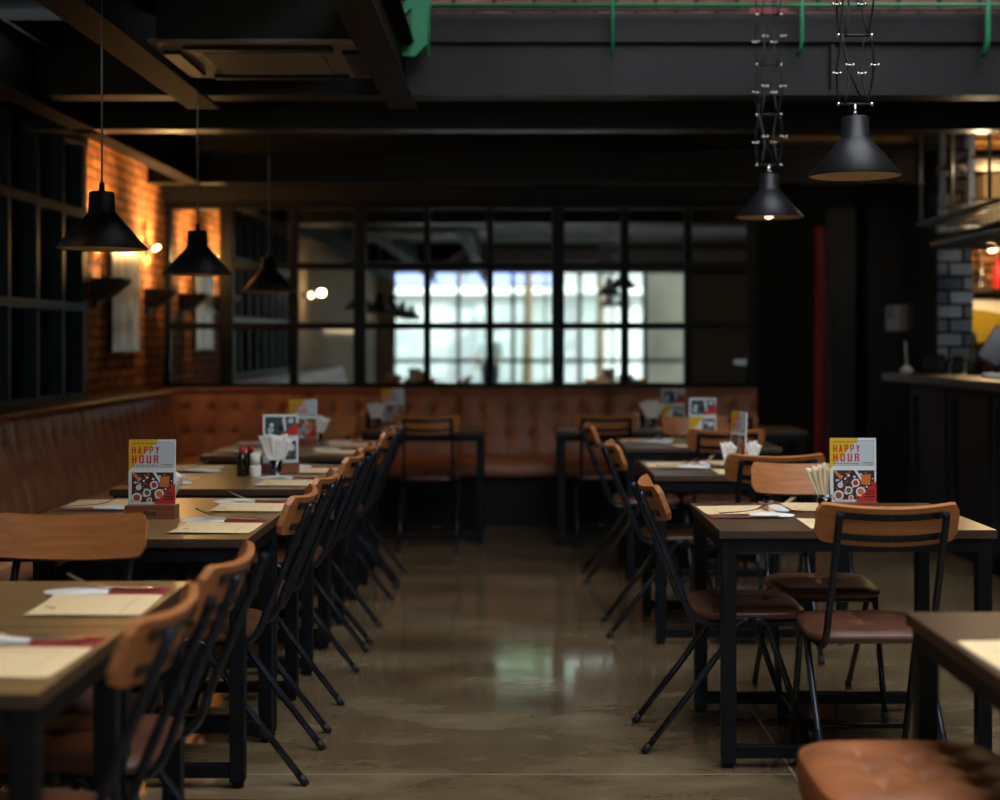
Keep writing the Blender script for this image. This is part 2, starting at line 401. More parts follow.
# mirror wall backing, corridor, bar walls
struct('wall_back', bx(XW-.2, 1.86, 10.87, 11.0, 0, 3.0), M['black'], 'black wall carrying the mirror grid', 'wall')
struct('wall_corridor', bx(1.86, XR, 12.5, 12.65, 0, 3.0), M['ceil'], 'dark end wall of the corridor beside the mirror', 'wall')
struct('wall_corridor_side', bx(1.80, 1.86, 10.8, 12.4, 0, 3.0), M['ceil'], 'dark corridor side wall beside the mirror', 'wall')
d = struct('door_1', bx(2.685, 2.775, 12.36, 12.5, 0, 2.35), M['redpaint'], 'narrow red painted door edge at the end of the dark corridor', 'door')
struct('door_2', bx(2.76, 2.98, 12.2, 12.4, 0, 2.5), M['darkwood'], 'dark brown wooden door post beside the red strip', 'door')
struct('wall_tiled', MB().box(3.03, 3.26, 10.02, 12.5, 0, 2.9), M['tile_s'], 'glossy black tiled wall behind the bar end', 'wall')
struct('wall_tiled_end', bx(3.03, 3.27, 9.98, 10.02, 0, 2.9), M['tile_refl'], 'end face of the tiled wall with daylight reflection painted in blue grey', 'wall')
struct('wall_bar', bx(3.26, XR, 11.2, 11.4, 0, 2.9), M['brick_bar'], 'warm lit brick wall behind the bar shelves', 'wall')
c = MB()
c.box(1.9, XR, 7.05, 10.9, 2.87, 2.899)
for k in range(9): c.box(1.9, XR, 7.3+.4*k, 7.42+.4*k, 2.84, 2.87)
struct('ceiling_bar', c, plain('bar_ceiling', (150, 118, 72), .35, .4, .1, 3), 'brownish ribbed metal ceiling over the bar', 'ceiling')

# mirror grid
mg = thing('mirror_grid', 'wall of black framed square mirrors above the back bench', 'mirror', (0, 10.8, 0))
xs = [(px-514)/1400*10.8 for px in (166, 227, 294, 360, 427, 490, 558, 625, 688, 752)]
zs = [1.34+(341-py)/1400*10.8 for py in (386.5, 326, 266, 206)]
th = {0: .035, 1: .052, 2: .034, 3: .046, 4: .026, 5: .026, 6: .048, 7: .03, 8: .03, 9: .03}
for i in range(9):
    for j in range(3):
        bx(xs[i]+.01, xs[i+1]-.01, .02, .03, zs[j]+.01, zs[j+1]-.01).build('mirror_pane', M['mirror'], mg)
for i, x in enumerate(xs):
    bx(x-th[i], x+th[i], -.03 if i in (1, 3, 6) else -.015, .06, zs[0]-.03, zs[3]+.03).build('mullion', M['black'], mg, .004)
for j, z in enumerate(zs):
    for_t = .026
    bx(xs[0]-.03, xs[9]+.03, -.02, .055, z-for_t, z+for_t).build('rail', M['black'], mg, .004)
struct('wall_back_header', bx(XW, 1.86, 10.72, 10.87, zs[3]+.03, 3.0), M['ceil'], 'black wall above the mirror grid', 'wall')

# ------------------------------------------------------------------ outside
struct('ground_street', bx(-30, 30, -40, YF-.2, -.14, -.1), M['pave'], 'pale street pavement outside the window', 'ground')
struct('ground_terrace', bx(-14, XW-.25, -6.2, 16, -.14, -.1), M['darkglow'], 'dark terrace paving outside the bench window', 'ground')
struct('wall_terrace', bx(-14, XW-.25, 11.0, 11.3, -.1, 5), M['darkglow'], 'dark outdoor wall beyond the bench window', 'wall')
struct('skyblock_terrace', bx(-14, XW-.25, -2.0, 11.2, 3.0, 3.1), M['darkglow'], 'added dark sky blocker over the terrace outside the bench window', 'roof')  # unseen slab added to keep sky light off the bench window view
b = thing('street_building', 'pale street building with blue panels seen through the street window in the mirror', 'building', (0, -19, -.1))
MB().box(-14, 14, -1.5, 0, 0, 9).build('facade', M['facade'], b)
for k in range(7):
    x = -9.0+k*3.0
    if k in (2, 3): bx(x-1.3, x+1.3, 0, .12, 3.1, 4.9).build('shop_panel', M['facade_blue'], b)
    wd = bx(x-1.1, x+1.1, -.02, .05, .3, 2.6).build('shop_window', M['facade_glass'], b)
for z in (2.8, 5.1): bx(-14, 14, 0, .35, z, z+.18).build('ledge', M['white'], b)
for (x, y, h, R, lab) in ((2.2, -14.5, 6.0, 1.7, 'green street tree seen in the mirror beside the two dark pendants'), (6.2, -15, 6.2, 1.9, 'green street tree further along the pavement'), (.3, -10.9, 6.6, 1.4, 'tall green street tree whose light falls through the upper window')):
    t = thing('street_tree', lab, 'tree', (x, y, -.1), 0, 'street trees')
    MB().tube([(0,0,0),(.04,0,h*.4),(-.03,.05,h*.75)], [.13, .1, .05], 8).build('trunk', M['bark'], t)
    lf = MB(); rnd = random.Random(int(x*10))
    for k in range(1100):
        a = rnd.random()*2*PI; u = rnd.uniform(-1, 1); rr = R*(rnd.random()**.4)
        p = Vector((rr*math.cos(a)*math.sqrt(1-u*u), rr*math.sin(a)*math.sqrt(1-u*u), h*.8+rr*u*.9))
        q = Matrix.Rotation(rnd.random()*6, 4, 'Z') @ Matrix.Rotation(rnd.random()*6, 4, 'X')
        s_ = .17
        lf.T = Matrix.Translation(p) @ q
        lf.add([(-s_,0,0),(0,-s_*.5,.02),(s_,0,0),(0,s_*.5,.02)], [(0,1,2,3)])
    lf.build('foliage', M['leaf'], t)

# ------------------------------------------------------------------ tables
def make_table(wd, dp, tm):
    t = thing('dining_table', '', 'table')
    tb = bx(-wd/2, wd/2, -dp/2, dp/2, .722, .75); tb.m = [1, 0, 1, 1, 1, 1]; tb.build('tabletop', [tm, M['edge']], t, .003)
    L = .045; i = .012
    x0, x1, y0, y1 = -wd/2+i, wd/2-i, -dp/2+i, dp/2-i
    a = MB(); a.box(x0+L, x1-L, y0, y0+.03, .68, .722); a.box(x0+L, x1-L, y1-.03, y1, .68, .722); a.box(x0, x0+.03, y0+L, y1-L, .68, .722); a.box(x1-.03, x1, y0+L, y1-L, .68, .722)
    a.build('apron', M['black'], t)
    for (xa, ya) in ((x0, y0), (x1-L, y0), (x0, y1-L), (x1-L, y1-L)):
        l = bx(xa, xa+L, ya, ya+L, .018, .722).build('leg', M['black'], t, .003)
        MB().lathe([(.018, 0), (.018, .014), (.01, .02)], 12, (xa+L/2, ya+L/2, 0)).build('foot', M['black'], l)
    for y in (y0, y1-L):
        bx(x0+L, x1-L, y+.006, y+L-.006, .03, .07).build('stretcher', M['black'], t, .003)
    return t
TWO = make_table(.82, .545, M['topw'])
FOUR = make_table(.87, .73, M['topd'])
ORD = ['first', 'second', 'third', 'fourth', 'fifth', 'sixth', 'seventh', 'eighth']
BENCH = [2.615, 3.17, 4.445, 4.99, 5.855, 6.40, 7.455, 8.00]
BX = -1.205
tabs = {}
used = set()
def place(proto, key, loc, label, group):
    if proto.name not in used:
        used.add(proto.name); proto.location = loc; proto['label'] = label; proto['group'] = group; o = proto
    else: o = dup(proto, loc, 0, label, group)
    tabs[key] = loc
for i, y in enumerate(BENCH):
    place(TWO, 'b%d' % i, (BX, y, 0), 'small wood and black steel table, %s from the camera along the long bench' % ORD[i], 'tables along the long bench')
BAR = [(1.075, 4.735), (1.05, 6.52), (1.05, 8.11)]
for i, (x, y) in enumerate(BAR):
    place(FOUR, 'r%d' % i, (x, y, 0), 'wide dark wood table on black legs, %s from the camera, bar side row' % ORD[i+1], 'tables on the bar side of the aisle')
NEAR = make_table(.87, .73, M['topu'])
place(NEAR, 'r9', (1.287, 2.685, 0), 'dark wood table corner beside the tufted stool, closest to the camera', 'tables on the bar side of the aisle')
place(TWO, 'k0', (-.60, 9.455, 0), 'small table by the back bench, on the long bench side of the aisle', 'tables along the back bench')
place(TWO, 'k1', (.69, 9.455, 0), 'small dark wood table by the back bench, just across the aisle', 'tables along the back bench')
place(TWO, 'k2', (1.52, 9.455, 0), 'small dark wood table by the back bench, at its bar side end', 'tables along the back bench')

# ------------------------------------------------------------------ chairs
def arc(c, r, a0, a1, n, plane_x):
    return [(plane_x, c[0]+r*math.cos(a0+(a1-a0)*k/n), c[1]+r*math.sin(a0+(a1-a0)*k/n)) for k in range(n+1)]
def cushion(hw, hd, z0, z1, tufts, nx=26, ny=26, taper=.1, dent=.012, crease=.006):
    """padded leather seat: superellipse plan, crowned top with button dents and creases"""
    b = MB(); top = []; N = nx
    def plan(u, v):          # square -> rounded square
        p = 5.0
        m = max(abs(u), abs(v))
        if m < 1e-6: return 0, 0
        k = m/((abs(u)**p+abs(v)**p)**(1/p))
        return u*k, v*k
    def row(u, v, z, sh=1.0):
        x, y = plan(u, v)
        tp = 1-taper*(y*.5+.5)
        return (x*hw*tp*sh, y*hd*sh, z)
    P = []
    for i in range(N+1):
        r_ = []
        for j in range(N+1):
            u = -1+2*i/N; v = -1+2*j/N
            m = max(abs(u), abs(v))
            z = z1-.016*m**10-.004*m*m
            for (tu, tv) in tufts:
                d2 = ((u-tu)*hw)**2+((v-tv)*hd)**2
                z -= dent*math.exp(-d2/.0009)
                z -= crease*math.exp(-((v-tv)*hd)**2/.00006)*math.exp(-((u-tu)*hw)**2/.009)
                z -= crease*.8*math.exp(-((u-tu)*hw)**2/.00006)*math.exp(-((v-tv)*hd)**2/.006)
            r_.append(row(u, v, z, .985+.015*(1-m)))
        P.append(r_)
    b.grid(P)
    ring = [(-1+2*k/N, -1) for k in range(N)]+[(1, -1+2*k/N) for k in range(N)]+[(1-2*k/N, 1) for k in range(N)]+[(-1, 1-2*k/N) for k in range(N)]
    prof = [(z1-.020, .985), (z1-.024, .995), ((z0+z1)/2-.006, 1.008), (z0+.010, 1.0), (z0+.003, .985), (z0, .95)]
    G = [[row(u, v, z, sh) for (z, sh) in prof] for (u, v) in ring]
    b.grid(G, True, True)
    b.add([row(u, v, z0, .95) for (u, v) in ring], [tuple(range(len(ring)))])
    return b
PW, PH, PT = .2075, .061, .017
def plate():
    b = MB(); nx, nz = 30, 10; cr = .027
    c = Vector((0, -.316, .800)); up = Vector((0, -.36, .933)).normalized(); nrm = Vector((0, .933, .36)).normalized()
    def pt(i, j, off):
        x = PW*(-1+2*i/nx); ax = PW-abs(x)
        h = PH if ax > cr else PH-cr+math.sqrt(max(0, cr*cr-(cr-ax)**2))
        t = -1+2*j/nz
        bow = .040*(x/PW)**2
        return c+Vector((x, 0, 0))+up*(t*h)+nrm*(bow+off)
    F = [[pt(i, j, PT) for j in range(nz+1)] for i in range(nx+1)]
    B = [[pt(i, j, 0) for j in range(nz+1)] for i in range(nx+1)]
    b.grid(F); b.grid(B)
    ri = [(i, 0) for i in range(nx)]+[(nx, j) for j in range(nz)]+[(i, nz) for i in range(nx, 0, -1)]+[(0, j) for j in range(nz, 0, -1)]
    b.grid([[B[i][j], F[i][j]] for (i, j) in ri], False, True)
    return b, c, up, nrm
def make_chair():
    t = thing('dining_chair', '', 'chair')
    b, c, up, nrm = plate()
    b.build('backrest', M['ply'], t)
    for d in (.034, -.034):
        sl = MB(); P = []
        n = 14
        for k in range(n+1):
            x = -.155+.31*k/n; bow = .040*(x/PW)**2
            base = c+Vector((x, 0, 0))+up*d+nrm*(bow-.0005)
            P.append([base+up*.010, base-up*.010, base-up*.010-nrm*.004, base+up*.010-nrm*.004, base+up*.010])
        sl.grid(P, False)
        s_ = sl.build('back_slat', M['tube'], t)
        for x in (-.10, 0, .10):
            bow = .040*(x/PW)**2
            rv = MB(); rv.ball(c+Vector((x, 0, 0))+up*d+nrm*(bow-.0045), .005, 5); rv.build('rivet', M['black'], s_)
    for s in (-1, 1):
        # back post bending forward under the seat
        top = c+up*.054-nrm*.010
        p = [(s*.152, top.y-.0, top.z), (s*.153, top.y+.004, top.z-.012)]
        A = Vector((s*.157, -.213, .527))
        p += [tuple(Vector(p[-1]).lerp(A, k/4)) for k in (1, 2, 3, 4)]
        p += [(s*.157, -.204, .500), (s*.158, -.193, .470), (s*.159, -.180, .448), (s*.160, -.160, .431), (s*.160, -.132, .422)]
        p += [(s*.160, -.03, .421), (s*.160, .12, .421), (s*.158, .165, .419), (s*.154, .182, .410)]
        MB().tube(p, .0108, 10).build('back_post', M['tube'], t)
        xl = s*.183
        ap = [(xl, .015-.058*math.cos(a), .400+.036*math.sin(a)) for a in [PI*k/8 for k in range(9)]]
        rear = [(xl, -.335, .006), (xl, -.18, .205), (xl, -.052, .382)]+ap[1:5]
        front = ap[4:8]+[(xl, .080, .372), (xl, .14, .20), (xl, .21, .006)]
        for pts in (rear, front):
            l = MB().tube(pts, .0108, 10).build('leg', M['tube'], t)
            q = pts[0] if pts is rear else pts[-1]; q2 = pts[1] if pts is rear else pts[-2]
            d = (Vector(q2)-Vector(q)).normalized()
            MB().tube([Vector(q)-d*.004, Vector(q)+d*.03], .0125, 10).build('foot_cap', M['cable'], l)
    z = .095; y = .21-(.08/.204)*(z-.006)
    MB().tube([(-.183, y, z), (.183, y, z)], .008, 8).build('stretcher', M['tube'], t)
    MB().tube([(-.183, -.03, .421), (.183, -.03, .421)], .009, 8).tube([(-.16, .13, .419), (.16, .13, .419)], .009, 8).build('seat_support', M['tube'], t)
    cushion(.198, .183, .433, .477, [(-.0, -.35), (-.0, .35)], taper=.08, dent=.010, crease=.008).build('seat', M['seat'], t).location = (0, .020, 0)
    return t
CH = make_chair(); chair_first = [True]
def chair(x, y, rz, label, group):
    if chair_first[0]:
        chair_first[0] = False; CH.location = (x, y, 0); CH.rotation_euler = (0,0,rz); CH['label'] = label; CH['group'] = group
    else: dup(CH, (x, y, 0), rz, label, group)
G1 = 'chairs on the aisle side of the long bench tables'
cy = [2.545, 3.10, 4.405, 4.965, 5.84, 6.385, 7.39, 7.905]
for i, y in enumerate(cy):
    chair((-.925 if i < 2 else -.962)+random.uniform(-.006, .006), y, PI/2+random.uniform(-.02, .02), 'aisle side plywood and leather chair at the %s bench table from the camera' % ORD[i], G1)
chair(-1.20, 3.51, PI, 'plywood back chair facing the camera in the gap before the third bench table', 'chairs at the ends of the bench tables')
chair(-1.19, 8.42, PI, 'plywood back chair facing the camera at the far end of the bench row', 'chairs at the ends of the bench tables')
G2 = 'chairs around the bar side tables'
chair(.758, 4.73, -PI/2, 'chair in side view tucked under the bar side table with the menu card, aisle side', G2)
chair(1.086, 4.35, 0, 'chair seen from behind with riveted slats, in front of the bar side menu card table', G2)
chair(1.12, 5.12, PI, 'chair facing the camera across the bar side menu card table', G2)
chair(.76, 6.50, -PI/2, 'aisle side chair in side view at the third bar side table from the camera', G2)
chair(1.09, 6.12, 0, 'chair seen from behind at the third bar side table from the camera', G2)
chair(.725, 7.90, -PI/2, 'aisle side chair in side view at the fourth bar side table from the camera', G2)
chair(1.135, 7.78, 0, 'chair seen from behind at the fourth bar side table from the camera', G2)
chair(1.13, 8.46, PI, 'chair facing the camera behind the two menu cards of the bar side row', G2)
G3 = 'chairs facing the back bench'
chair(-.55, 9.22, 0, 'chair seen from behind at the back bench table on the long bench side', G3)
chair(.59, 9.27, 0, 'chair seen from behind at the back bench table just across the aisle', G3)
chair(1.36, 9.27, 0, 'chair seen from behind at the back bench, mostly hidden by a menu card', G3)
# tufted stool
M['stool'] = plain('stool_leather', (150, 88, 50), .5, 0, .25, 8, .1, .35)
st = thing('tufted_stool', 'tufted brown leather stool on black tube legs beside the closest table', 'stool', (.795, 2.77, 0))
cushion(.215, .215, .405, .505, [(-.45, -.5), (-.45, .5), (-.45, 0), (.45, -.5), (.45, 0), (.45, .5), (0, .25), (0, -.25)], 30, 30, .02, .014, .008).build('cushion', M['stool'], st)
MB().box(-.17, .17, -.17, .17, .385, .406).build('seat_frame', M['black'], st)
for sx in (-1, 1):
    for sy in (-1, 1):
        MB().tube([(sx*.155, sy*.155, .39), (sx*.18, sy*.18, .0)], .0125, 10).build('leg', M['tube'], st)

# ------------------------------------------------------------------ benches
def tuft_panel(L, H, p=.185, rows=(.36, .72), A=.034, B=.030):
    """heightfield: u along, v up; returns grid in local (x along, y out, z up)"""
    nu = max(8, int(L/.014)); nv = 40; P = []
    cols = max(1, round(L/p)); pp = L/cols
    for i in range(nu+1):
        u = L*i/nu; r_ = []
        for j in range(nv+1):
            v = H*j/nv
            ph = (u/pp) % 1.0; e = min(ph, 1-ph)*pp
            d = A
            for rv in rows:
                dv = v-rv*H
                d -= B*math.exp(-(e*e+dv*dv)/.0011)
            d -= .016*math.exp(-(e*e)/.00016)*(.25+.75*(1 if v < rows[1]*H else math.exp(-((v-rows[1]*H)/.1)**2)*1.0))
            ed = min(u, L-u); d -= .02*math.exp(-ed/.012)
            dd = min(v, H-v); d -= .028*math.exp(-dd/.02)
            r_.append((u, d, v))
        P.append(r_)
    return P
def bench(name, label, length, nsec, flip, loc, rz):
    """runs along local +x; the back is at local y=0 (wall), sitter faces local +y"""
    t = thing(name, label, 'bench', loc, rz)
    L = length/nsec
    for k in range(nsec):
        P = tuft_panel(L-.006, .52)
        b = MB(); Q = []
        for r_ in P:
            Q.append([(k*L+.003+u, .20+d+.10*(1-v/.52), .46+v*.985) for (u, d, v) in r_])
        b.grid(Q)
        # body behind the padded face
        b.box(k*L+.003, k*L+L-.003, .03, .20, .46, .967)
        b.build('backrest', M['leather'], t)
        s = MB()
        prof = [(.24, .36), (.70, .36), (.725, .37), (.735, .40), (.73, .445), (.70, .468), (.60, .478), (.45, .48), (.24, .478)]
        s.grid([[(k*L+.003+e, y, z) for (y, z) in prof] for e in (0, .012, L-.018, L-.006)], True)
        for e in (0, L-.006): s.add([(k*L+.003+e, y, z) for (y, z) in prof], [tuple(range(len(prof)))])
        s.build('seat_cushion', M['leather'], t)
    bx(0, length, .02, .62, 0, .36).build('base', M['ceil'], t)
    bx(0, length, .205, .25, .967, .985).build('top_rim', M['leather'], t, .006)
    bx(0, length, .0, .204, .967, .984).build('top_ledge', M['ceil'], t)
    return t
bench('bench', 'long tufted brown leather bench under the window and brick pier', 8.46, 8, 0, (XW+.005, 10.04, 0), -PI/2)
bench('bench', 'tufted brown leather back bench below the mirror grid', 4.5, 4, 0, (1.84, 10.79, 0), PI)

# ------------------------------------------------------------------ lamps
def shade_parts(t, dz=.035):
    k = MB(); k.lathe([(.156, 0), (.158, .004), (.050, .128), (.047, .130), (.044, .198), (.040, .203), (.0001, .204), (.0001, .20), (.036, .196), (.043, .128), (.153, .004)], 40, closed=True); k.build('lamp_shade', M['shade'], t)
    MB().lathe([(.151, .0035), (.043, .124), (.0001, .126)], 40).build('shade_lining', M['gold'], t)
    MB().lathe([(.014, .124), (.014, .055+dz), (.022, .038+dz), (.026, .015+dz), (.020, -.008+dz), (.0001, -.016+dz)], 16).build('bulb', M['bulb'], t)
def bench_pendant(y, z, label):
    t = thing('pendant_lamp', label, 'pendant lamp', (-1.46, y, z), 0, 'pendants over the long bench tables')
    shade_parts(t)
    MB().tube([(0, 0, .203), (0, 0, 3.0-z)], .0035, 6).build('cord', M['metalgrey'], t)
    MB().lathe([(.012, .203), (.010, .23), (.004, .24)], 12).build('cord_grip', M['shade'], t)
    MB().lathe([(.045, 2.97-z), (.045, 3.0-z)], 16).build('ceiling_rose', M['shade'], t)
for y, z, n in ((4.96, 1.665, 'black cone pendant lamp nearest the camera, hanging in front of the brick pier'), (6.46, 1.645, 'black cone pendant lamp second along the bench, in front of the mirror edge'), (8.34, 1.635, 'black cone pendant lamp third and smallest along the bench, before the mirror'), (3.3, 1.64, 'black pendant lamp behind the view line, seen as a dark cone in the mirror'), (1.7, 1.64, 'small dark pendant reflection at the end of the mirrored row')):
    bench_pendant(y, z, n)
def link_pendant(x, y, z, label, ztop=3.25, roof=5.6, dz=.035):
    t = thing('pendant_lamp', label, 'pendant lamp', (x, y, z), 0, 'pendants hung on scissor links')
    shade_parts(t, dz)
    MB().tube([(0, 0, .203), (0, 0, .245)], .006, 8).ball((0, 0, .215), .008, 5).build('stem', M['knob'], t)
    z0 = .245; h = .232; k = 0
    while z+z0+h*k < ztop:
        zb = z0+h*k
        cb = MB().tube([(-.052, 0, zb), (.052, 0, zb)], .005, 8).build('crossbar', M['cable'], t)
        for s in (-1, 1): MB().ball((s*.056, 0, zb), .008, 5).build('bolt', M['knob'], cb)
        lk = MB()
        for s in (-1, 1):
            for q in (-1, 1):
                pts = []
                for i in range(9):
                    f_ = i/8; bow = math.sin(PI*f_)
                    pts.append((s*.042+q*.016*bow+q*.004, q*.02*math.cos(PI*f_)*s, zb+h*f_))
                lk.tube(pts, .0036, 6)
        l = lk.build('scissor_link', M['cable'], t)
        for s in (-1, 1):
            for q in (-1, 1):
                bm_ = MB().tube([(s*.042+q*.022-.012, -.01, zb+h*.5+q*.014), (s*.042+q*.022+.012, -.01, zb+h*.5+q*.014)], .003, 6)
                bm_.ball((s*.042+q*.022-.012, -.01, zb+h*.5+q*.014), .0065, 5); bm_.ball((s*.042+q*.022+.012, -.01, zb+h*.5+q*.014), .0065, 5)
                bm_.build('bolt', M['knob'], l)
        k += 1
    MB().tube([(.03, 0, z0), (-.02, .01, z0+h*.5), (-.045, .02, z0+h), (-.03, .02, z0+2*h), (.03, .02, z0+2.6*h), (0, .01, z0+h*k)], .004, 6).build('power_cord', M['cable'], t)
    MB().tube([(0, 0, z0+h*k), (0, 0, roof-z)], .005, 6).build('rod', M['cable'], t)
    return t
link_pendant(1.15, 4.72, 1.893, 'larger looking black cone pendant on scissor links, near the bar rack')
link_pendant(1.18, 6.48, 1.91, 'black cone pendant on scissor links hanging just before the mirror edge', 3.25, 5.6, .010)
link_pendant(1.79, -1.35, 1.90, 'dark cone pendant reflected in the mirror before the bright street window', 2.4, 3.0)
link_pendant(1.50, -.6, 1.88, 'smaller dark cone pendant reflected beside another in the bright mirror panes', 2.4, 5.6)

# wall uplights on the brick pier
def uplight(y, z, label):
    t = thing('wall_uplight', label, 'wall lamp', (XW, y, z), 0, 'wedge uplights on the brick pier')
    b = MB()
    b.prism([(.0, -.10, -.04), (.05, -.10, -.06), (.20, -.10, .06), (.20, -.10, .085), (.0, -.10, .085)], (0, .20, 0))
    b.build('housing', M['shade'], t, .004)
    MB().box(.02, .18, -.08, .08, .080, .0855).build('lens', M['bulbhot'], t)
    MB().box(0, .015, -.06, .06, -.10, .02).build('wall_plate', M['shade'], t)
uplight(9.02, 1.66, 'black wedge wall lamp on the brick pier nearer the window')
uplight(10.28, 1.64, 'black wedge wall lamp on the brick pier close to the mirror')
t = thing('wall_sconce', 'small glowing wall lamp high on the brick pier beside the mirror', 'wall lamp', (XW, 10.22, 2.02))
MB().box(0, .02, -.05, .05, -.06, .06).build('wall_plate', M['shade'], t)
MB().tube([(.02, 0, 0), (.08, -.0, .0)], .012, 8).build('arm', M['shade'], t)
MB().tube([(.08, .05, .01), (.08, -.05, -.012)], .014, 12).build('bulb', M['bulbhot'], t)
t = thing('wall_sconce', 'warm glowing wall lamp on the beige wall, seen in the mirror', 'wall lamp', (XW, 3.9, 1.92))
MB().box(0, .02, -.05, .05, -.06, .06).build('wall_plate', M['shade'], t)
MB().tube([(.02, 0, 0), (.10, 0, 0)], .012, 8).build('arm', M['shade'], t)
MB().ball((.12, 0, 0), .03, 8).build('bulb', M['bulbhot'], t)
# poster on the brick
t = thing('poster', 'grey tall poster with pale figures on the lit brick pier', 'poster', (XW, 9.6, 0))
MB().box(0, .03, -.345, .345, 1.265, 1.97).build('backing', M['black'], t)
MB().box(.03, .034, -.34, .34, 1.27, 1.965).build('print', M['poster'], t)

# air conditioner cassette
t = thing('air_conditioner', 'dark square ceiling air conditioner cassette between two beams', 'air conditioner', (-1.03, 5.94, 2.515))
MB().box(-.40, .40, -.34, .34, .03, .48).build('housing', M['ceil'], t)
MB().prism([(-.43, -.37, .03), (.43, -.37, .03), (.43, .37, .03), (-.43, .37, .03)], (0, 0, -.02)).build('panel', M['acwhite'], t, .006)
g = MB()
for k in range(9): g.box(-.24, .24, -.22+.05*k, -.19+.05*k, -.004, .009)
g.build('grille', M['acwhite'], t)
for (x0, x1, y0, y1) in ((-.30, .30, -.33, -.27), (-.30, .30, .27, .33), (-.40, -.33, -.24, .24), (.33, .40, -.24, .24)):
    MB().box(x0, x1, y0, y1, -.008, .009).build('louver', M['black'], t, .003)

# green guard rail and bracket
t = thing('guard_rail', 'thin green steel guard rail along the top of the void edge', 'railing', (0, 6.80, 0))
MB().tube([(-.40, 0, 2.968), (XR-.05, 0, 2.978)], .011, 8).build('top_rail', M['green'], t)
for px in (428, 612.5, 802, 988):
    x = (px-514)/1400*6.8
    MB().tube([(x, .0, 3.25), (x, 0, 2.80), (x-.004, .02, 2.755), (x-.01, .06, 2.74)] if px > 700 else [(x, .0, 3.25), (x, 0, 2.72)], .011 if px < 900 else .015, 8).build('post', M['green'], t)
t = thing('steel_bracket', 'bright green steel bracket plate at the end of the void edge beam', 'bracket', (0, 6.78, 0))
def P68(px, py): return ((px-514)/1400*6.78, 0, 1.34+(341-py)/1400*6.78)
b = MB(); b.prism([P68(*q) for q in ((411, -30), (427, -30), (427, 44), (415, 56), (398, 56), (398, 45), (412, 45), (411, 9))], (0, .03, 0)); b.build('plate', M['green'], t)
b = MB(); b.prism([P68(*q) for q in ((394, -30), (411, -30), (411, 8), (399, 20), (394, 20))], (0, .03, 0)); b.build('gusset', M['green'], t)
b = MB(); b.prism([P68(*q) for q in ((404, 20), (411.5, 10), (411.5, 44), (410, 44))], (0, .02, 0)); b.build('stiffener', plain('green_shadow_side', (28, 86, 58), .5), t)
t = tag(bx(1.4, 1.62, 8.285, 8.299, 3.2, 3.8).build('wall_sign', M['redpaint']), 'red sign panel on the upper pale brick wall', 'sign')

# ------------------------------------------------------------------ menu stands
def rq(a, b, c, d): return [(a, b), (c, b), (c, d), (a, d)]
FONT = {
 'H': [rq(0,0,.33,1), rq(.67,0,1,1), rq(.33,.42,.67,.58)],
 'A': [[(0,0),(.30,0),(.64,1),(.34,1)], [(.70,0),(1,0),(.66,1),(.36,1)], rq(.2,.2,.8,.36)],
 'P': [rq(0,0,.33,1), rq(.33,.84,.88,1), [(.67,.5),(1,.56),(1,.9),(.67,.96)], rq(.33,.4,.88,.56)],
 'Y': [rq(.33,0,.67,.5), [(0,1),(.33,1),(.67,.44),(.33,.44)], [(.67,1),(1,1),(.67,.44),(.33,.44)]],
 'O': [rq(0,.08,.33,.92), rq(.67,.08,1,.92), [(.0,.08),(.14,0),(.86,0),(1,.08),(.8,.16),(.2,.16)], [(.0,.92),(.14,1),(.86,1),(1,.92),(.8,.84),(.2,.84)]],
 'U': [rq(0,.08,.33,1), rq(.67,.08,1,1), [(.0,.08),(.14,0),(.86,0),(1,.08),(.8,.16),(.2,.16)]],
 'R': [rq(0,0,.33,1), rq(.33,.84,.88,1), [(.67,.56),(1,.6),(1,.9),(.67,.96)], rq(.33,.44,.88,.6), [(.67,0),(1,0),(.88,.5),(.55,.5)]],
}
CW, CHT = .156, .216
CARD_M = ['pwhite', 'yellow', 'letter', 'pdark', 'pred', 'pgrey', 'ppale', 'pfood1', 'pfood2', 'pfood3', 'pblack', 'pteal']
CARD_MATS = [M[k] for k in CARD_M]
